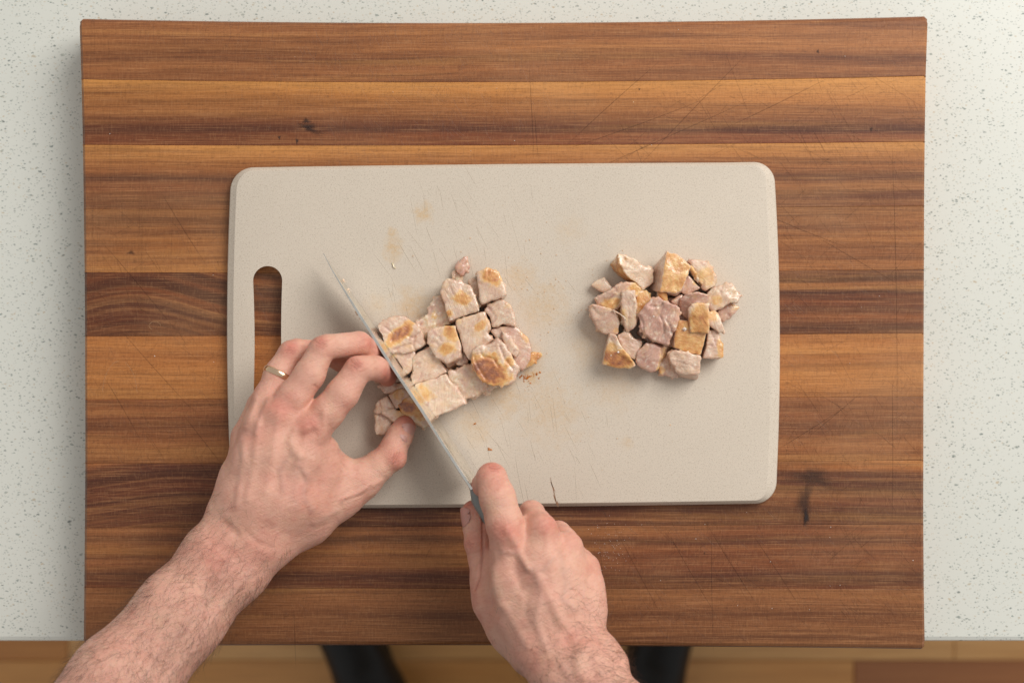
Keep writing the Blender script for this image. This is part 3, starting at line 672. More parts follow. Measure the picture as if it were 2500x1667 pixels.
# ---- heap
D([(448, 160, 20), (520, 180, 20), (640, 230, 18), (690, 300, 16), (790, 312, 14), (800, 450, 12), (700, 528, 14), (610, 440, 17), (510, 350, 20), (465, 270, 22)], 18, 'cream white cut chicken wedge with golden seared left side at the heap upper left',
  base=[(420, 220), (520, 200), (640, 250), (700, 310), (790, 330), (800, 460), (690, 500, 0), (590, 450, 0), (400, 330), (372, 270)], bdir=(-1, -.5, .12, .40, .9), pink=.02, fat=.15, rough=1.1)
D([(940, 140, 21), (1040, 165, 21), (1120, 230, 22), (1185, 295, 22), (1130, 410, 23), (1075, 540, 23), (1030, 560, 23), (875, 550, 24), (900, 400, 24), (918, 260, 23)], 22, 'tall chicken chunk with the brightest golden seared top at the heap top',
  base=[(830, 280), (1040, 180), (1120, 240), (1190, 300), (1140, 420), (1085, 545), (1030, 610), (750, 530), (790, 420), (800, 330)], bdir=(0, 0, 1, .62, .72), pink=.15)
D([(1160, 235), (1220, 225), (1310, 232), (1390, 290), (1448, 400), (1425, 490), (1330, 530), (1260, 440), (1220, 340)], 17, 'brownish rounded knobbly chicken piece at the heap upper right', brown=[(1340, 400, 110, .55)], pink=.5, rough=1.7, fat=.2, browny=.2)
D([(1130, 262, 18), (1190, 290, 19), (1240, 360, 19), (1262, 450, 17), (1230, 425, 16), (1190, 350, 16)], 19, 'thin golden flap of skin beside the knobbly piece', brown=[(1200, 350, 80, .7)], hb=10, pink=.1)
D([(1160, 385, 16), (1280, 505, 15), (1240, 530), (1120, 572), (1070, 530), (1100, 460)], 14, 'small pink chicken corner tucked right of the golden chunk', pink=.6, rough=.7, brown=[(1230, 450, 40, .6)])
D([(1345, 570), (1410, 500), (1495, 490), (1590, 462), (1690, 575), (1650, 650), (1560, 660), (1510, 700), (1420, 725), (1350, 690)], 16, 'ragged pale chicken piece sticking out furthest right', pink=.35, rough=1.8, fat=.3, brown=[(1450, 640, 60, .5)])
D([(1450, 745), (1530, 690), (1585, 668), (1682, 705), (1600, 780), (1515, 850), (1480, 810)], 10, 'pink flat chicken piece under the ragged one at the right edge', pink=.7, rough=1.2, brown=[(1640, 700, 50, .35)])
D([(1352, 750), (1425, 730), (1480, 810), (1520, 945), (1470, 962), (1395, 900), (1355, 830)], 17, 'small rounded tan chicken lump at the heap right side', pink=.35, brown=[(1410, 790, 70, .55)], rough=.8)
D([(178, 478), (240, 430), (312, 402), (350, 450), (392, 520), (320, 558), (250, 530)], 7, 'smallest pale chicken chip lying apart at the heap left', pink=.15, rough=.6)
D([(215, 610, 16), (330, 550, 18), (450, 480, 19), (530, 450, 19), (620, 455, 17), (690, 530, 15), (640, 600), (500, 640, 17), (440, 720, 14), (350, 710), (250, 672, 13)], 17, 'long pink topped chicken piece behind the upright one on the left', pink=.5, brown=[(380, 660, 110, .7, 45, -.3), (620, 530, 60, .7)], rough=.9)
D([(165, 690, 16), (195, 672, 18), (380, 718, 18), (420, 760, 17), (460, 860, 15), (445, 975, 13), (320, 970, 12), (240, 920, 13), (200, 820)], 16, 'smooth pale pink chicken piece at the far left with a torn rim', pink=.5, rough=.8, fat=.12, brown=[(430, 930, 30, .5), (320, 720, 40, .3)])
D([(495, 552, 22), (545, 535, 23), (620, 532, 23), (638, 700, 22), (625, 880, 19), (540, 952, 16), (520, 870, 19), (500, 760, 21), (480, 650, 22)], 22, 'narrow upright chicken slice standing on edge in the heap left half', pink=.35, fat=.3, rough=1.0, base=[(500, 570), (545, 555), (620, 550), (640, 710), (640, 880), (540, 960), (430, 800), (420, 740), (470, 680)], brown=[(455, 780, 70, .6)])
D([(635, 555), (740, 530), (792, 620), (730, 700), (690, 740), (640, 860), (630, 700)], 15, 'brown seared chicken piece in the shade behind the upright slice', brown=[(690, 650, 120, .8)], pink=.3, browny=.3)
D([(420, 720), (495, 680), (520, 780), (530, 900), (480, 880), (430, 800)], 9, 'low tan chicken piece beneath the upright slice', brown=[(470, 780, 90, .5)], pink=.2, browny=.3)
D([(785, 615, 24), (865, 598, 25), (950, 650, 27), (1072, 705, 26), (1062, 830, 27), (1020, 930, 26), (975, 1010, 24), (950, 1098, 22), (840, 1055, 22), (720, 985, 22), (672, 900, 22), (662, 770, 23), (720, 690, 25)], 26, 'large mauve grey chicken chunk in the centre of the heap', pink=1.0, rough=1.3, shrink=.86, cuts=[[(672, 790), (700, 860), (705, 960), (780, 1040), (880, 1085), (955, 1095)], [(870, 790), (905, 850), (915, 960), (880, 1010)], [(775, 690), (860, 700), (900, 670)], [(930, 830), (985, 910), (990, 960)]])
D([(735, 1062, 19), (810, 1075, 19), (880, 1110, 19), (865, 1220, 18), (830, 1330, 16), (780, 1352, 15), (690, 1310, 15), (630, 1250, 15), (640, 1175, 17)], 18, 'mauve grey cube at the heap bottom with a tan right flank', base=[(730, 1070), (850, 1060), (1000, 1100), (960, 1190), (860, 1340), (780, 1360), (690, 1320), (640, 1265), (650, 1190)], pink=.85, bdir=(1, -.1, .35, .6, .45), rough=.9)
D([(1062, 830, 18), (1160, 842, 18), (1250, 900, 18), (1335, 965, 17), (1310, 1080, 16), (1282, 1186, 15), (1140, 1150, 15), (1012, 1105, 16), (1030, 960, 17)], 17, 'flat square golden brown seared chicken piece with a white salt flake', bdir=(0, 0, 1, .6, .78), pink=.2, rough=.6)
D([(1165, 800, 22), (1160, 720, 24), (1200, 670, 25), (1290, 658, 25), (1352, 672, 25), (1362, 780, 24), (1368, 900, 22), (1358, 960, 21), (1180, 955, 20), (1175, 890, 21)], 24, 'tilted chicken piece with golden stripe lying on the square golden one', hb=8, brown=[(1275, 850, 95, .85, 190, 0)], pink=.1, rough=.8)
D([(1080, 620, 22), (1150, 565, 24), (1250, 548, 25), (1362, 580, 23), (1350, 655, 21), (1240, 660, 22), (1180, 720, 17), (1155, 830, 13), (1080, 760, 14), (1072, 690, 17)], 22, 'smooth pink dome shaped chicken piece above the golden striped one', pink=.85, rough=.35)
D([(962, 1170, 16), (1010, 1132, 17), (1100, 1150, 18), (1280, 1190, 18), (1275, 1290, 17), (1262, 1372, 16), (1160, 1378, 16), (1060, 1365, 15), (985, 1270, 16)], 17, 'white grained chicken cube at the bottom right of the heap', base=[(965, 1180), (1010, 1150), (1100, 1160), (1282, 1200), (1275, 1310), (1245, 1425), (1160, 1422), (1060, 1410), (985, 1290)], pink=.22, rough=1.4)
D([(1352, 935), (1440, 928), (1470, 1010), (1508, 1090), (1512, 1205), (1440, 1215), (1315, 1210), (1345, 1080)], 14, 'pale pink chicken piece with yellow edge at the lower right of the heap', pink=.45, brown=[(1490, 1120, 40, .8, 110, -.1)], rough=.9)
D([(370, 965, 19), (430, 985, 21), (470, 1080, 20), (560, 1190, 19), (625, 1290, 15), (560, 1318, 14), (420, 1305, 14), (298, 1278, 14), (320, 1150, 17), (350, 1050)], 18, 'triangular golden brown chicken piece at the lower left of the heap', brown=[(430, 1215, 150, 1.2, 90, .2), (400, 1120, 60, .7)], pink=.1, rough=.7)
D([(448, 1000), (490, 965), (545, 950), (610, 1010), (692, 1055), (665, 1140), (620, 1230), (560, 1200), (490, 1100)], 15, 'pinkish chicken piece between the golden triangle and the mauve cube', pink=.55, rough=1.2, fat=.15)
D([(860, 1330), (880, 1260), (950, 1180), (1010, 1270), (1060, 1380), (1055, 1415), (960, 1395), (880, 1378)], 8, 'low dull chicken piece peeking out beneath the white cube', pink=.5, brown=[(880, 1335, 40, .6)])
D([(852, 560, 19), (900, 553, 20), (945, 570, 20), (942, 640, 19), (900, 630, 19), (862, 600, 19)], 19, 'tiny golden nub between the golden chunk and the mauve chunk', brown=[(900, 590, 60, .8)], hb=8)
D([(985, 640), (1060, 595), (1100, 580), (1090, 640), (1062, 690), (1010, 670)], 16, 'small pinkish chicken bit between the mauve chunk and pink dome', pink=.6)
D([(640, 960), (700, 900), (1000, 900), (1040, 1040), (980, 1100), (760, 1060)], 6, 'dark low chicken piece buried beneath the central chunk', pink=.6)
D([(940, 620), (1040, 600), (1080, 700), (1150, 840), (1060, 860), (960, 760)], 8, 'buried pink chicken piece under the dome shaped one', pink=.9)
# thread of tissue stretching between two pieces, crumbs, salt
def tube(pts, r, n=6):
    v = []; f = []
    P = [np.array(p, float) for p in pts]
    for i, p in enumerate(P):
        t = P[min(i+1, len(P)-1)]-P[max(i-1, 0)]; t /= np.linalg.norm(t)
        a = np.cross(t, [0, 0, 1.0]); a = a/np.linalg.norm(a) if np.linalg.norm(a) > 1e-6 else np.array([1., 0, 0]); b = np.cross(t, a)
        ri = r[i] if hasattr(r, '__len__') else r
        for k in range(n): v.append(p+ri*(a*math.cos(2*math.pi*k/n)+b*math.sin(2*math.pi*k/n)))
    for i in range(len(P)-1):
        for k in range(n): f.append((i*n+k, i*n+(k+1) % n, (i+1)*n+(k+1) % n, (i+1)*n+k))
    f.append(tuple(range(n-1, -1, -1))); f.append(tuple((len(P)-1)*n+k for k in range(n)))
    return v, f
v, f = tube([W(*fD(u, w), BT+h) for u, w, h in ((395, 735, .018), (430, 750, .019), (470, 770, .0195), (510, 800, .020), (520, 830, .0195))], [.0012, .0006, .0004, .0007, .0012])
tag(put('chicken_shred', v, f, MAT_CHICKEN, attrs={'pink': [.3]*len(v)}), 'thin pale tissue strand stretched from the far left piece to the upright slice', 'chicken scrap')
v, f = tube([W(p, q, BT+.0004) for p, q in ((957, 641), (960, 647), (961, 652), (966, 656))], [.0003, .0006, .0006, .0002])
tag(put('chicken_shred', v, f, MAT_CHICKEN, attrs={'fat': [.8]*len(v)}), 'tiny white shred lying alone on the beige board above the knife', 'chicken scrap')
def crumb_set(name, pts, mat, label=None, cat=None, parent=None, kind='stuff'):
    V = []; F = []
    for (x, y, z, r) in pts:
        b = len(V); q = [random.uniform(.6, 1.3) for _ in range(6)]
        V += [(x+r*q[0], y, z), (x-r*q[1], y, z), (x, y+r*q[2], z), (x, y-r*q[3], z), (x, y, z+r*.8*q[4]), (x, y, z-r*.5*q[5])]
        F += [tuple(b+i for i in t) for t in ((0, 2, 4), (2, 1, 4), (1, 3, 4), (3, 0, 4), (2, 0, 5), (1, 2, 5), (3, 1, 5), (0, 3, 5))]
    o = put(name, V, F, mat, parent, smooth=False); tag(o, label, cat, None, kind); return o
salt = simple('salt', lin(240, 232, 222), .4)
pts = []
for _ in range(90):
    px, py = random.gauss(1492, 26), random.gauss(1335, 34); pts.append((*W(px, py)[:2], .0003, random.uniform(.00012, .00026)))
for _ in range(16):
    px, py = random.uniform(1450, 2240), random.uniform(1250, 1560); pts.append((*W(px, py)[:2], .0003, random.uniform(.0002, .00042)))
for _ in range(22):
    px, py = random.uniform(220, 2240), random.choice([random.uniform(60, 380), random.uniform(420, 1250)]); pts.append((*W(px, py)[:2], .0003, random.uniform(.0002, .0005)))
crumb_set('salt_grains', pts, salt, 'scattered white salt grains on the walnut board right of the knife hand', 'salt')
pts = []
for _ in range(150):
    px, py = random.gauss(1300, 120), random.gauss(800, 170)
    pts.append((*W(px, py, BT)[:2], BT+.0003, random.uniform(.0002, .00055)))
crumb_set('meat_crumbs', pts, simple('meat_crumb', lin(226, 190, 150), .4), 'tiny pale meat crumbs scattered round the chicken on the beige board', 'crumbs')
pts = []
for (a, b, n, sp) in ((1284, 922, 22, 9), (1308, 912, 10, 5), (1302, 880, 8, 5), (1159, 1035, 4, 3), (1193, 1096, 5, 3), (1290, 925, 10, 12)):
    for _ in range(n):
        px, py = random.gauss(a, sp), random.gauss(b, sp*.5); pts.append((*W(px, py, BT)[:2], BT+.0002, random.uniform(.0003, .0009)))
crumb_set('brown_crumbs', pts, simple('seared_crumb', lin(196, 118, 44), .35), 'orange brown seared crumbs on the beige board right of the thigh', 'crumbs')
fl = [(*W(*fD(u, w), BT+h)[:2], BT+h, r) for u, w, h, r in ((1118, 922, .0183, .0018), (450, 1155, .0192, .0009), (378, 1185, .0165, .0013), (810, 795, .0262, .0007))]
crumb_set('salt_flakes', fl, salt, 'coarse white salt flakes stuck on the seared heap pieces', 'salt')

# ------------------------------------------------------------------ knife
def Wv(px, py, z): return np.array(W(px, py, z))
kn_spine = [(789.5, 618.5, .0285), (811, 660, .0325), (834, 698, .0365), (858, 737, .0395), (884, 779, .0425), (920, 836, .0455), (956, 893.5, .048), (1027, 998, .053), (1080, 1083, .057), (1122, 1149, .060), (1152, 1194, .062)]
heights = [.0004, .0085, .0150, .0205, .0250, .0300, .0335, .0365, .0385, .0400, .0410]
knife = empty('kitchen_knife', (W(956, 893, .03)[0], W(956, 893, .03)[1], BT))
tag(knife, 'steel chef knife with blue grey handle slicing down through the chicken', 'knife')
sp = [Wv(*p) for p in kn_spine]
V = []; F = []
ddir = sp[-1]-sp[1]; ddir /= np.linalg.norm(ddir)
side = np.cross(ddir, [0, 0, 1.0]); side[2] = 0; side /= np.linalg.norm(side)
if side[0] < 0: side = -side                # side points to the right in the photo
down = -np.array([0, 0, 1.0])+side*.115; down /= np.linalg.norm(down)
for i, (p, h) in enumerate(zip(sp, heights)):
    tk = .0011*min(1, .18+i/5)
    prof = [(0, .75), (.0004, 1.0), (h*.35, .9), (h*.8, .5), (h-.0002, .12)]
    L_ = [p+down*a*(1 if h > .001 else .3)-side*tk*w for a, w in prof]
    R_ = [p+down*a*(1 if h > .001 else .3)+side*tk*w for a, w in prof]
    V += L_+[p+down*h]+R_[::-1]
m_ = 11
for i in range(len(sp)-1):
    for q in range(m_):
        a = i*m_+q; b = i*m_+(q+1) % m_; F.append((a, a+m_, b+m_, b))
F.append(tuple(range(m_))); F.append(tuple((len(sp)-1)*m_+q for q in range(m_-1, -1, -1)))
bl = put('blade', V, F, mat_steel(), knife, smooth=True); bl.data.set_sharp_from_angle(angle=R(30))
# bolster and handle: rounded cross sections along the axis
V = []; F = []
p0 = sp[-1]; hd = Wv(1340, 1500, .070)-p0; hl = np.linalg.norm(hd); hd /= hl
hs = np.cross(hd, [0, 0, 1.0]); hs /= np.linalg.norm(hs); hs = hs if hs[0] > 0 else -hs
hu = np.cross(hs, hd); hu = hu if hu[2] > 0 else -hu
secs = [(-.004, .0012, .010, -.012), (.0, .0022, .012, -.013), (.004, .0040, .013, -.0135), (.007, .0055, .0135, -.0135), (.02, .0065, .0125, -.013), (.05, .0072, .0115, -.012), (.08, .0075, .012, -.012), (hl-.01, .0092, .0135, -.012), (hl, .0060, .010, -.012)]
for (t, wx, wz, oz) in secs:
    c = p0+hd*t+hu*(oz+.0)
    for k in range(20):
        a = 2*math.pi*k/20; cx_, cz_ = math.cos(a), math.sin(a)
        e = .6; V.append(c+hs*wx*math.copysign(abs(cx_)**e, cx_)+hu*wz*math.copysign(abs(cz_)**e, cz_))
for i in range(len(secs)-1):
    for q in range(20): a = i*20+q; b = i*20+(q+1) % 20; F.append((a, a+20, b+20, b))
F.append(tuple(range(20))); F.append(tuple((len(secs)-1)*20+q for q in range(19, -1, -1)))
put('handle', V, F, simple('handle_plastic', lin(134, 140, 138), .38), knife)
# row of tiny dark dashes along the spine side near the handle
V = []; F = []
for k in range(30):
    t = k/29; u0, v0 = 1092+t*52, 1086+t*78
    c = sp[8]*(1-t)+sp[10]*t+down*.0045+side*.00118
    d1 = ddir*.00075
    b = len(V); V += [c-d1+down*.00022, c+d1+down*.00022, c+d1-down*.00022, c-d1-down*.00022]; F.append((b, b+1, b+2, b+3))
put('blade_dashes', V, F, simple('dash_dark', lin(70, 68, 64), .6), knife, smooth=False)
pts = []
for (px, py, r, k) in ((838, 684, .0011, 1), (841, 688, .0009, 1), (850, 706, .0011, 1), (853, 713, .0010, 1), (869, 762, .0011, -1), (872, 767, .0010, -1), (878, 778, .0008, -1), (886, 790, .0006, -1), (914, 806, .0008, 1), (1009, 909, .0007, 1)):
    z = .032 if k > 0 else .043
    x, y, z = W(px, py, z-.004); pts.append((x, y, z, r))
crumb_set('blade_crumbs', pts, simple('wet_crumb', lin(232, 204, 178), .35), 'small pale meat crumbs stuck to the upper knife blade', 'crumbs')

# ------------------------------------------------------------------ implicit surfaces for the body
class Field:
    def __init__(s, lo, hi, h):
        s.h = h; s.lo = np.array(lo, float); n = np.ceil((np.array(hi)-s.lo)/h).astype(int)+1
        s.ax = [(s.lo[i]+np.arange(n[i])*h).astype(np.float32) for i in range(3)]
        s.F = np.full(n, .02, np.float32)
    def cap(s, a, b, ra, rb, k, flat=1., sub=False):
        a = np.array(a, np.float32); b = np.array(b, np.float32); m = max(ra, rb)+k+.002
        sl = []
        for i in range(3):
            l, h_ = min(a[i], b[i])-m, max(a[i], b[i])+m
            i0 = int(max(0, np.floor((l-s.lo[i])/s.h))); i1 = int(min(len(s.ax[i]), np.ceil((h_-s.lo[i])/s.h)+1)); sl.append(slice(i0, max(i0, i1)))
        if any(q.start >= q.stop for q in sl): return
        X, Y, Z = (s.ax[0][sl[0]][:, None, None]-a[0], s.ax[1][sl[1]][None, :, None]-a[1], s.ax[2][sl[2]][None, None, :]-a[2])
        ba = b-a; L2 = float((ba**2).sum())+1e-12
        t = np.clip((X*ba[0]+Y*ba[1]+Z*ba[2])/L2, 0, 1)
        t2 = t
        d = np.sqrt((X-t*ba[0])**2+(Y-t*ba[1])**2+((Z-t*ba[2])/flat)**2)-(ra+(rb-ra)*t2)
        A = s.F[sl[0], sl[1], sl[2]]
        if sub: d = -d; h_ = np.clip(.5-.5*(d-A)/k, 0, 1); s.F[sl[0], sl[1], sl[2]] = A*(1-h_)+d*h_+k*h_*(1-h_); 
        else:
            h_ = np.clip(.5+.5*(d-A)/k, 0, 1); s.F[sl[0], sl[1], sl[2]] = d*(1-h_)+A*h_-k*h_*(1-h_)
    def mesh(s):
        F = s.F; n = F.shape; ins = F < 0
        pos = {}; cells = []; pts = []; quads = []
        cn = (n[0]-1, n[1]-1, n[2]-1)
        def cid(i, j, k): return (i*cn[1]+j)*cn[2]+k
        for ax in range(3):
            sA = [slice(None)]*3; sB = [slice(None)]*3; sA[ax] = slice(0, -1); sB[ax] = slice(1, None)
            ch = ins[tuple(sA)] != ins[tuple(sB)]
            I = np.argwhere(ch); o1, o2 = [(1, 2), (2, 0), (0, 1)][ax]
            ok = (I[:, o1] > 0) & (I[:, o2] > 0) & (I[:, o1] < n[o1]-1) & (I[:, o2] < n[o2]-1); I = I[ok]
            J = I.copy(); J[:, ax] += 1
            fa = F[I[:, 0], I[:, 1], I[:, 2]]; fb = F[J[:, 0], J[:, 1], J[:, 2]]
            t = fa/(fa-fb); p = I.astype(float); p[:, ax] += t
            cs = []
            for (d1, d2) in ((0, 0), (-1, 0), (-1, -1), (0, -1)):
                c = I.copy(); c[:, o1] += d1; c[:, o2] += d2; cc = cid(c[:, 0], c[:, 1], c[:, 2]); cs.append(cc); cells.append(cc); pts.append(p)
            q = np.stack(cs, 1); flip = fa > 0; q[~flip] = q[~flip][:, ::-1] ; quads.append(q)
        cells = np.concatenate(cells); pts = np.concatenate(pts); quads = np.concatenate(quads)
        u, inv, cnt = np.unique(cells, return_inverse=True, return_counts=True)
        V = np.stack([np.bincount(inv, pts[:, i])/cnt for i in range(3)], 1)*s.h+s.lo
        Q = np.searchsorted(u, quads)[:, ::-1]
        return V, Q
def np_mesh(name, V, Q):
    me = bpy.data.meshes.new(name); me.vertices.add(len(V)); me.vertices.foreach_set('co', V.ravel())
    me.loops.add(Q.size); me.loops.foreach_set('vertex_index', Q.ravel().astype(np.int32))
    me.polygons.add(len(Q)); me.polygons.foreach_set('loop_start', np.arange(len(Q), dtype=np.int32)*4)
    me.update(calc_edges=True); return me
def relax(V, Q, it=2, lam=.5):
    e = np.concatenate([Q[:, [0, 1]], Q[:, [1, 2]], Q[:, [2, 3]], Q[:, [3, 0]]]); n = len(V)
    deg = np.bincount(e[:, 0], minlength=n)+np.bincount(e[:, 1], minlength=n)
    for _ in range(it):
        A = np.stack([np.bincount(e[:, 0], V[e[:, 1], i], n)+np.bincount(e[:, 1], V[e[:, 0], i], n) for i in range(3)], 1)/deg[:, None]
        V = V+(A-V)*lam
    return V

def build_arm(name, frame, O, sc_, chains, ridges, creases, reds, pales, h, person, label):
    """chains: list of (k, [(u, v, z_mm, r_units[, flat]) ...]); each consecutive pair is one tapered capsule"""
    pts = []
    for k, ch in chains:
        for p in ch: pts.append((W(*frame(p[0], p[1]), p[2]/1000), p[3]/sc_*S*(1-p[2]/1000)))
    P = np.array([p[0] for p in pts]); Rr = np.array([p[1] for p in pts])[:, None]
    fl = Field((P-Rr).min(0)-.006, (P+Rr).max(0)+.006, h)
    for k, ch in chains:
        q = [(W(*frame(p[0], p[1]), p[2]/1000), p[3]/sc_*S*(1-p[2]/1000), p[4] if len(p) > 4 else 1.) for p in ch]
        if len(q) == 1: fl.cap(q[0][0], np.array(q[0][0])+1e-5, q[0][1], q[0][1], k/1000, q[0][2])
        for a, b in zip(q[:-1], q[1:]): fl.cap(a[0], b[0], a[1], b[1], k/1000, a[2])
    V, Q = fl.mesh(); V = relax(V, Q, 2)
    me = np_mesh(name, V, Q); N = normals(me)
    def uv(V):
        px = CX+V[:, 0]/(S*(1-V[:, 2])); py = CY-V[:, 1]/(S*(1-V[:, 2])); return (px-O[0])*sc_, (py-O[1])*sc_
    U, Vv = uv(V); up = np.clip((N[:, 2]-.05)*1.6, 0, 1)
    d = np.zeros(len(V)); vein = np.zeros(len(V)); crs = np.zeros(len(V))
    for (pl, w, amp, vn) in ridges:
        w = w*1.25; g = np.exp(-(polydist(U, Vv, pl)/w)**2)*up; d += amp*1.0/1000*g
        if vn: vein = np.maximum(vein, vn*.6*g)
    for (pl, w, amp, vis) in creases:
        g = np.exp(-(polydist(U, Vv, pl)/w)**2)*up; d -= 1.25*amp/1000*g; crs = np.maximum(crs, min(1, 1.25*vis)*g)
    d += .00022*fbm(V/.011, 2)+.00010*fbm(V/.003, 2)
    V = V+N*d[:, None]; me.vertices.foreach_set('co', V.ravel()); me.update()
    red = np.zeros(len(V)); pale = np.zeros(len(V))
    for (a, b, r_, st) in reds: red = np.maximum(red, min(.85, st*1.15)*np.exp(-((U-a)**2+(Vv-b)**2)/r_**2))
    for (a, b, r_, st) in pales: pale = np.maximum(pale, st*np.exp(-((U-a)**2+(Vv-b)**2)/r_**2))
    o = put_mesh(name, me, MAT_SKIN, person, attrs={'red': red, 'pale': pale, 'vein': vein, 'crease': crs})
    if label: o['label'] = label
    return o, V, N, U, Vv

def knuckle_lines(u, v, ang, w, n=4, gap=11, amp=.30, vis=.55, seed=0):
    """short curved skin creases across a finger joint; ang = direction across the finger"""
    r2 = random.Random(seed); out = []
    c, s_ = math.cos(ang), math.sin(ang)
    for k in range(n):
        o_ = (k-(n-1)/2)*gap; L = w*(1-.25*abs(k-(n-1)/2))*r2.uniform(.7, 1); j = r2.uniform(-.15, .15)*w; bow = (1 if o_ > 0 else -1)*gap*.45
        pl = []
        for t in (-1, -.5, 0, .5, 1):
            a = t*L+j; b = o_+bow*(1-t*t)*-1+r2.uniform(-1.5, 1.5)
            pl.append((u+a*c-b*s_, v+a*s_+b*c))
        out.append((pl, 4.2, amp*r2.uniform(.6, 1), vis*r2.uniform(.4, 1)))
    return out

person = empty('person', (W(1100, 1700)[0], W(1100, 1700)[1]-.2, FZ))
tag(person, 'person in black trousers and shoes cutting chicken with bare hairy forearms', 'person')

# ---- left hand (crop A units)
Lc = [
 # forearm: two bones side by side, then off past the frame to the elbow
 (12, [(205, 1455, 57, 168), (60, 1560, 62, 190), (-210, 1880, 76, 205), (-590, 2330, 96, 252), (-960, 2800, 112, 290), (-1300, 3400, 125, 320)]),
 (12, [(350, 1520, 57, 158), (225, 1650, 62, 170), (-80, 1990, 76, 185), (-430, 2430, 92, 225), (-760, 2900, 108, 260), (-1200, 3480, 120, 300)]),
 (8, [(95, 1430, 62, 130), (60, 1480, 63, 130)]),                       # ulna head
 (10, [(205, 1455, 57, 168), (190, 1270, 56, 148), (228, 1080, 54, 124), (268, 880, 50, 98)]),          # little finger metacarpal
 (10, [(290, 1440, 60, 175), (280, 1200, 63, 150), (320, 950, 64, 125), (352, 740, 62, 112)]),
 (10, [(350, 1470, 60, 172), (400, 1200, 65, 150), (440, 900, 66, 125), (480, 670, 65, 118)]),
 (10, [(400, 1440, 57, 165), (540, 1200, 62, 160), (620, 930, 63, 130), (680, 730, 63, 122)]),
 (10, [(470, 1400, 50, 150), (650, 1200, 50, 170), (745, 1020, 50, 118), (770, 880, 52, 80)]),            # muscle between thumb and index
 (9, [(430, 1440, 45, 160), (640, 1320, 42, 165), (860, 1165, 38, 140), (1000, 1075, 36, 122)]),        # thumb metacarpal
 (7, [(770, 900, 44, 75), (835, 985, 42, 75), (930, 1040, 40, 78)]),                                   # web
 # fingers: base joint, middle joint, end joint, tip
 (5, [(268, 880, 50, 98), (262, 800, 50, 92)]),
 (2.5, [(262, 800, 50, 90), (350, 600, 42, 78), (420, 480, 34, 72)]),
 (1.5, [(420, 480, 34, 72), (560, 430, 26, 66), (640, 470, 20, 60)]),
 (4, [(352, 740, 62, 108), (400, 560, 57, 92), (470, 400, 54, 86), (548, 268, 51, 80)]),
 (1.5, [(548, 268, 51, 80), (590, 250, 50, 74), (760, 255, 40, 70), (880, 330, 26, 64)]),
 (3, [(480, 670, 65, 112), (568, 548, 65, 104), (668, 402, 64, 97), (745, 248, 62, 84)]),
 (1.5, [(742, 245, 62, 84), (780, 228, 61, 80), (985, 205, 50, 78), (1050, 250, 40, 72), (1085, 300, 28, 66)]),
 (3, [(690, 745, 63, 116), (785, 640, 64, 106), (880, 525, 64, 102), (975, 378, 61, 89)]),
 (1.5, [(975, 378, 61, 89), (1015, 364, 60, 82), (1090, 362, 51, 79), (1132, 383, 40, 70), (1165, 420, 30, 60)]),
 (5, [(1000, 1075, 36, 120), (1110, 985, 35, 100)]),
 (2, [(1110, 985, 35, 100), (1180, 925, 34, 92), (1205, 870, 33, 86), (1245, 790, 30, 84), (1275, 735, 27, 72)]),
 (3, [(748, 228, 66, 62, .8)]), (3, [(975, 352, 65, 66, .8)]), (3, [(545, 262, 55, 58, .8)]),     # knuckle caps
 (6, [(680, 745, 67, 88)]), (6, [(466, 650, 69, 84)]), (6, [(345, 700, 66, 76)]), (5, [(255, 850, 55, 70)]),
 (4, [(1215, 935, 37, 72)]),
]
Lr = [ # tendons and veins as low ridges: (polyline, width, height mm, bluish)
 ([(475, 660), (440, 900), (390, 1150)], 26, .9, 0), ([(345, 720), (318, 950), (270, 1200)], 22, .8, 0), ([(258, 830), (232, 1050), (200, 1250)], 18, .6, 0),
 ([(650, 760), (590, 960), (500, 1180), (430, 1330)], 24, .7, 0),
 ([(575, 760), (545, 830), (570, 880), (610, 920)], 24, 1.5, .1), ([(600, 960), (570, 1100), (590, 1230)], 28, .6, .3),
 ([(215, 760), (245, 900), (270, 1000), (225, 1120), (215, 1230)], 20, .6, .25),
 ([(590, 980), (650, 1050), (630, 1180), (680, 1260)], 18, .6, .5), ([(330, 560), (300, 650), (260, 740)], 14, .7, .1), ([(410, 560), (370, 640), (330, 780)], 14, .8, .1),
 ([(760, 640), (760, 740), (740, 830)], 18, .9, 0), ([(560, 900), (480, 1010), (500, 1130)], 16, .5, .4),
 ([(1120, 1080), (980, 1160), (880, 1200)], 16, .9, 0), ([(840, 1270), (700, 1350)], 18, .7, .3),
 ([(160, 1420), (60, 1560), (-120, 1760)], 26, .7, 0), ([(150, 1600), (0, 1850), (-250, 2150), (-420, 2400)], 22, .8, .3), ([(300, 1650), (100, 1900), (-60, 2150), (-260, 2380)], 20, .8, .3)]
Lk = []
Lk += knuckle_lines(742, 205, R(28), 52, 5, 13, .42, .6, 1) + knuckle_lines(965, 335, R(40), 50, 5, 13, .42, .6, 2) + knuckle_lines(545, 248, R(15), 42, 4, 12, .35, .5, 3)
Lk += knuckle_lines(1222, 930, R(-62), 50, 5, 12, .38, .6, 4) + knuckle_lines(690, 690, R(35), 55, 7, 13, .16, .14, 5) + knuckle_lines(465, 610, R(20), 60, 8, 12, .16, .14, 6)
Lk += knuckle_lines(620, 500, R(20), 80, 5, 14, .12, .12, 7)
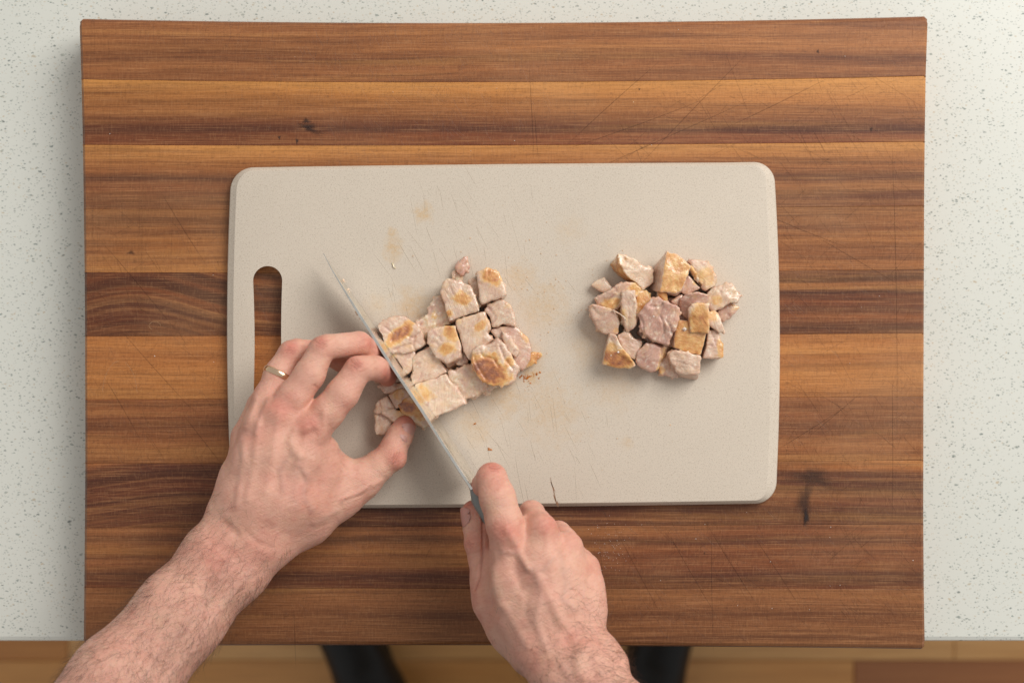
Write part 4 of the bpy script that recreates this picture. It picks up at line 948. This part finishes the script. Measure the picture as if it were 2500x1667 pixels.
Lk += [([(700, 470+0), (735, 500), (715, 545), (690, 552)], 7, .5, .5), ([(600, 1000), (640, 1090)], 18, .5, 0), ([(690, 770), (620, 800)], 30, 1.3, .15),
       ([(890, 1205), (1000, 1165), (1060, 1120)], 12, .5, .08), ([(870, 960), (905, 1000)], 8, .4, .2), ([(1085, 840), (1110, 790)], 10, .6, .35),
       ([(130, 1350), (200, 1420)], 26, .9, .15), ([(250, 1390), (330, 1470), (420, 1500)], 20, .4, .1), ([(410, 590), (440, 540)], 12, .4, .1)]
LR = [(680, 720, 105, .55), (470, 615, 100, .50), (742, 190, 70, .6), (975, 325, 70, .6), (545, 235, 60, .6), (1225, 940, 75, .7), (1290, 690, 90, .75), (1060, 220, 90, .55), (1180, 420, 80, .7),
      (1100, 840, 70, .35), (700, 1200, 150, .3), (340, 1480, 200, .25), (350, 800, 80, .3), (870, 640, 90, .25), (100, 1600, 200, .25)]
LP = [(570, 860, 70, .4), (1120, 1010, 90, .3), (220, 1400, 90, .3), (1010, 300, 40, .3), (830, 170, 80, .4), (1050, 310, 60, .4), (540, 960, 60, .2), (770, 700, 60, .3), (300, 950, 60, .3)]
la, LV, LN, LU, LVV = build_arm('arm', fA, OA, SA, Lc, Lr, Lk, LR, LP, .00085, person, 'left forearm and hand holding the chicken with curled fingers')

# ---- right hand (crop B units)
Rc = [
 (12, [(740, 1330, 92, 190), (860, 1500, 100, 190), (1180, 1940, 122, 215), (1500, 2380, 140, 250), (1800, 2800, 150, 280)]),
 (12, [(900, 1290, 90, 185), (1000, 1420, 98, 180), (1290, 1820, 120, 205), (1620, 2260, 138, 240), (1920, 2700, 148, 270)]),
 (8, [(1120, 1350, 98, 105), (1180, 1440, 100, 110)]),                                             # ulna head
 (10, [(700, 1300, 88, 180), (600, 1120, 86, 165), (555, 900, 87, 138), (520, 690, 85, 118)]),
 (10, [(760, 1290, 90, 180), (730, 1050, 92, 158), (735, 820, 91, 140), (725, 620, 86, 115)]),
 (10, [(840, 1280, 89, 180), (860, 1050, 88, 152), (880, 860, 84, 128), (890, 700, 77, 102)]),
 (10, [(930, 1290, 86, 180), (985, 1080, 82, 150), (1000, 930, 76, 112), (1005, 830, 70, 92)]),
 (10, [(720, 1300, 76, 170), (560, 1130, 70, 165), (470, 950, 68, 130), (480, 760, 72, 110)]),            # muscle thumb-index
 (9, [(700, 1340, 76, 190), (570, 1200, 68, 175), (430, 1020, 66, 138), (380, 890, 62, 106)]),           # thumb metacarpal
 (5, [(380, 890, 62, 108), (345, 760, 60, 94)]),
 (2, [(345, 760, 60, 96), (322, 660, 58, 92), (300, 560, 56, 84), (282, 450, 52, 76)]),
 (4, [(520, 690, 85, 120), (485, 520, 86, 118), (440, 360, 83, 114), (402, 232, 76, 100)]),
 (1.5, [(402, 232, 76, 100), (355, 275, 60, 82), (335, 330, 44, 74)]),
 (4, [(725, 620, 86, 112), (695, 540, 76, 100), (662, 465, 60, 88)]),
 (1.5, [(662, 465, 60, 88), (590, 520, 42, 76), (500, 600, 40, 70)]),
 (4, [(890, 700, 77, 98), (868, 640, 64, 88), (838, 590, 50, 80)]),
 (1.5, [(838, 590, 50, 80), (720, 660, 38, 72), (600, 720, 40, 68)]),
 (4, [(1005, 830, 70, 90), (985, 780, 56, 80), (955, 740, 44, 74)]),
 (1.5, [(955, 740, 44, 74), (840, 800, 34, 66), (720, 850, 38, 62)]),
 (6, [(510, 600, 92, 84)]), (6, [(735, 545, 90, 84)]), (5, [(905, 665, 80, 74)]), (5, [(1020, 800, 73, 64)]),
 (4, [(300, 655, 62, 70)]),
]
Rr = [([(500, 560), (560, 660), (640, 790), (730, 900), (790, 1040), (860, 1180)], 26, 1.6, .10), ([(480, 710), (560, 720), (640, 820)], 20, 1.0, .45), ([(640, 820), (740, 830), (800, 760)], 16, .5, .5),
      ([(400, 850), (420, 960), (480, 1060)], 42, 2.0, 0), ([(480, 1060), (560, 1200), (640, 1330)], 24, .8, .2), ([(760, 580), (790, 800), (820, 1050)], 24, .7, 0), ([(910, 640), (940, 850), (930, 1100)], 22, .7, 0),
      ([(1000, 900), (1010, 1010)], 18, .7, .2), ([(840, 700), (890, 900), (860, 1010), (950, 1090)], 16, .6, .4), ([(690, 860), (720, 1000), (690, 1160), (760, 1350)], 20, .8, .35),
      ([(1000, 1330), (960, 1440), (1000, 1540)], 34, 1.5, 0), ([(600, 400), (700, 470)], 20, .5, 0), ([(330, 760), (300, 900)], 14, .5, .1), ([(860, 1450), (980, 1650)], 22, .8, .3)]
Rk = knuckle_lines(425, 168, R(3), 48, 4, 13, .42, .55, 11) + knuckle_lines(500, 560, R(20), 62, 7, 14, .17, .2, 12) + knuckle_lines(255, 665, R(35), 40, 4, 12, .35, .5, 13) + knuckle_lines(480, 420, R(5), 60, 5, 12, .12, .12, 14) + knuckle_lines(760, 540, R(35), 50, 5, 12, .12, .1, 15)
Rk += [([(345, 480), (345, 700), (325, 880), (290, 960)], 9, .9, .35), ([(620, 720), (700, 880)], 20, .5, 0), ([(640, 950), (620, 1130)], 30, .7, 0), ([(560, 830), (600, 960)], 30, .7, 0), ([(880, 1240), (920, 1330)], 26, .7, .1), ([(1060, 1250), (1100, 1300)], 22, .8, .1), ([(600, 440), (640, 470), (740, 460)], 18, .7, .15)]
RR = [(400, 150, 90, .55), (500, 570, 90, .6), (770, 540, 85, .55), (250, 400, 60, .6), (260, 650, 60, .45), (1040, 800, 70, .4), (930, 640, 60, .3), (340, 1000, 100, .35), (420, 260, 70, .35), (560, 680, 70, .3), (330, 1150, 120, .3), (900, 1250, 130, .3), (700, 1400, 120, .25)]
RP = [(430, 950, 70, .45), (900, 800, 130, .3), (850, 1150, 120, .3), (980, 1420, 80, .5), (520, 480, 60, .35), (700, 650, 60, .25), (560, 1050, 80, .3)]
ra, RV, RN, RU, RVV = build_arm('arm', fB, OB, SB, Rc, Rr, Rk, RR, RP, .00085, person, 'right forearm and hand gripping the knife handle')

# ---- nails
def nail(parent, c, along, nrm, L, Wd, rad, label):
    a = np.array(along, float); a /= np.linalg.norm(a); n = np.array(nrm, float); n -= a*(n@a); n /= np.linalg.norm(n); s_ = np.cross(a, n)
    V = []; F = []; NU, NV = 9, 9
    for layer in (0, 1):
        for i in range(NU):
            for j in range(NV):
                u = (i/(NU-1)*2-1); v = j/(NV-1)
                w = Wd/2*min(1, .80+.6*v*(1.6-v))*(1 if v < .85 else 1-.25*((v-.85)/.15)**2)
                x = u*w; lift = math.sqrt(max(rad*rad-x*x, 0))-rad
                edge = -.0003 if layer else 0
                V.append(np.array(c)+s_*x+a*((v-.5)*L-abs(u)**2.5*L*.12*(1 if v > .5 else -1))+n*(lift+edge-.0011*(v-.35)**2))
    for layer in (0, 1):
        b = layer*NU*NV
        for i in range(NU-1):
            for j in range(NV-1):
                q = (b+i*NV+j, b+(i+1)*NV+j, b+(i+1)*NV+j+1, b+i*NV+j+1); F.append(q if layer == 0 else q[::-1])
    o = put('nail', V, F, MAT_NAIL, parent); o['label'] = label
    return o
def at(f, u, v, z): return np.array(W(*f(u, v), z/1000))
t0, t1 = at(fA, 1230, 815, 32), at(fA, 1282, 725, 27); ax_ = t1-t0; ax_ /= np.linalg.norm(ax_)
nd = np.array([.80, .35, .48]); nd -= ax_*(nd@ax_); nd /= np.linalg.norm(nd)
nail(la, t0+ax_*.0055+nd*.0091, ax_, nd, .0135, .0125, .0078, 'left thumb nail')
t0, t1 = at(fB, 298, 545, 56), at(fB, 282, 450, 52); ax_ = t1-t0; ax_ /= np.linalg.norm(ax_)
nd = np.array([-.90, .1, .42]); nd -= ax_*(nd@ax_); nd /= np.linalg.norm(nd)
nail(ra, t0+ax_*.0065+nd*.0093, ax_, nd, .0135, .0125, .0078, 'right thumb nail')

# ---- gold ring
def ring(c, axis, R0, wdt, thk, mat):
    a = np.array(axis, float); a /= np.linalg.norm(a); e1 = np.cross(a, [0, 0, 1.]); e1 /= np.linalg.norm(e1); e2 = np.cross(a, e1)
    V = []; F = []; n, m = 64, 12
    for i in range(n):
        t = 2*math.pi*i/n; rd = e1*math.cos(t)+e2*math.sin(t)
        for j in range(m):
            p = 2*math.pi*j/m; V.append(np.array(c)+rd*(R0+thk*math.cos(p))+a*wdt/2*math.copysign(abs(math.sin(p))**.8, math.sin(p)))
    for i in range(n):
        for j in range(m): F.append((i*m+j, i*m+(j+1) % m, ((i+1) % n)*m+(j+1) % m, ((i+1) % n)*m+j))
    return put('ring', V, F, mat)
p1, p2 = at(fA, 400, 560, 57), at(fA, 548, 268, 51)
g = ring(at(fA, 474, 404, 54.0), p2-p1, .0103, .0042, .0009, simple('gold', lin(232, 200, 168), .2, 1.0))
tag(g, 'plain narrow rose gold ring on the left ring finger', 'ring')

# ---- arm hair
def hairs(name, parent, V, N, U, Vv, dens, flow, n, length, seed):
    r2 = np.random.default_rng(seed); w = dens(U, Vv)*np.clip(N[:, 2]+.45, 0, 1); w = w/w.sum()
    idx = r2.choice(len(V), n, p=w); HV = []; HF = []
    K = 6
    for q, i in enumerate(idx):
        p = V[i]+r2.normal(0, .0004, 3)*0; nn = N[i]; fl = np.array(flow(U[i], Vv[i], r2)); fl = fl-nn*(fl@nn); fl /= np.linalg.norm(fl)+1e-9
        sd = np.cross(nn, fl); fl = fl*math.cos(a := r2.normal(0, .45))+sd*math.sin(a); sd = np.cross(nn, fl)
        L = length*r2.uniform(.5, 1.25); curl = r2.normal(0, .9); lift = r2.uniform(.22, .6)
        d = fl*math.cos(lift)+nn*math.sin(lift); r = r2.uniform(.000035, .00006); b = len(HV)
        for k in range(K):
            t = k/(K-1); rr = r*(1-.8*t)
            HV += [p+sd*rr, p-sd*rr*.6+nn*rr, p-sd*rr*.6-nn*rr]
            p = p+d*L/(K-1); d = d+sd*curl*.35-nn*.16*(k > 0); d = d/np.linalg.norm(d)
        for k in range(K-1):
            for m_ in range(3): HF.append((b+3*k+m_, b+3*k+(m_+1) % 3, b+3*k+3+(m_+1) % 3, b+3*k+3+m_))
    o = put(name, HV, HF, MAT_HAIR, parent, smooth=False); tag(o, kind='stuff')
def densL(U, V):
    s_ = (-U*.66+V*.75)      # distance down the arm
    return np.clip((s_-700)/420, 0, 1)**1.3*(s_ < 2900)*np.where(V < 1150, .25, 1)
hairs('arm_hair', la, LV, LN, LU, LVV, densL, lambda u, v, r: (-.15+.9*(u < -900), -1.0, 0) if r.random() < .5 else (-.75, -.5, 0), 3600, .0145, 5)
def densR(U, V):
    return np.clip((V-850)/600, 0, 1)**1.2*(V < 2200)*np.clip((U-(380+.2*(V-900)))/400, .05, 1)
hairs('arm_hair', ra, RV, RN, RU, RVV, densR, lambda u, v, r: (.9, .15, 0) if r.random() < .6 else (.5, -.7, 0), 2200, .0130, 6)

# ------------------------------------------------------------------ trousers and shoes of the person, far below
cloth = M('black_cloth'); nn = cloth.noise(cloth.obj(), 60, 4)
cloth.out(Base_Color=cloth.mix(nn, lin(15, 14, 14), lin(10, 10, 10)), Roughness=.9, Specular_IOR_Level=.1)
shoe_m = simple('black_leather', lin(16, 15, 15), .4, 0, .3)
sole_m = simple('shoe_sole', lin(18, 18, 18), .7)
def soft(name, caps, h, mat, parent, k=.03):
    P = np.array([c[:3] for ch in caps for c in ch]); r = max(c[3] for ch in caps for c in ch)+.02
    fl = Field(P.min(0)-r, P.max(0)+r, h)
    for ch in caps:
        for a, b in zip(ch[:-1], ch[1:]): fl.cap(a[:3], b[:3], a[3], b[3], k, a[4] if len(a) > 4 else 1)
    V, Q = fl.mesh(); V = relax(V, Q, 2); V[:, 2] = np.maximum(V[:, 2], FZ+.002)
    me = np_mesh(name, V, Q); return put_mesh(name, me, mat, parent)
for sgn, hx, hy, tx, ty in ((-1, -.135, -.60, -.245, -.36), (1, .150, -.60, .222, -.36)):
    dx, dy = tx-hx, ty-hy
    sh = soft('shoe', [[(hx, hy, FZ+.045, .036), (hx+dx*.5, hy+dy*.5, FZ+.045, .038), (tx, ty, FZ+.032, .040, .7)], [(hx, hy, FZ+.075, .036), (hx+dx*.45, hy+dy*.45, FZ+.07, .034)]], .005, shoe_m, person)
    nrm = np.array([-dy, dx])/math.hypot(dx, dy)
    v = []; f = []; outl = []
    for t, w in ((-.16, .018), (-.1, .032), (.2, .034), (.5, .036), (.8, .043), (1.0, .041), (1.12, .028), (1.16, .012)): outl.append((t, w))
    loop = [(hx+dx*t+nrm[0]*w, hy+dy*t+nrm[1]*w) for t, w in outl]+[(hx+dx*t-nrm[0]*w, hy+dy*t-nrm[1]*w) for t, w in outl[::-1]]
    n = len(loop); v = [(x, y, FZ+.001) for x, y in loop]+[(x, y, FZ+.018) for x, y in loop]
    f = [tuple(range(n)), tuple(range(2*n-1, n-1, -1))]+[(k, k+n, (k+1) % n+n, (k+1) % n) for k in range(n)]
    so = put('sole', v, f, sole_m, sh, smooth=False)
    soft('trouser_leg', [[(hx+dx*.12, hy+dy*.12, FZ+.13, .060), (hx+.0, hy+.01, FZ+.45, .075), (hx*.9, hy+.01, FZ+.72, .090)]], .008, cloth.m, person)

# unseen torso, added below the frame to shade the near side of the board
unseen_shade_torso = soft('unseen_shade_torso', [[(.0, -.60, -.10, .15, .75), (.0, -.57, .12, .145, .9), (.0, -.53, .34, .15, .9)], [(-.19, -.52, .43, .07), (0, -.54, .45, .08), (.19, -.52, .43, .07)], [(-.10, -.60, -.08, .11), (-.10, -.55, .33, .12)], [(.10, -.60, -.08, .11), (.10, -.55, .33, .12)],
 [(-.19, -.52, .42, .068), (-.27, -.46, .28, .060), (-.315, -.36, .155, .052)], [(.19, -.52, .42, .068), (.19, -.46, .28, .060), (.135, -.37, .18, .050)]], .008, cloth.m, person)
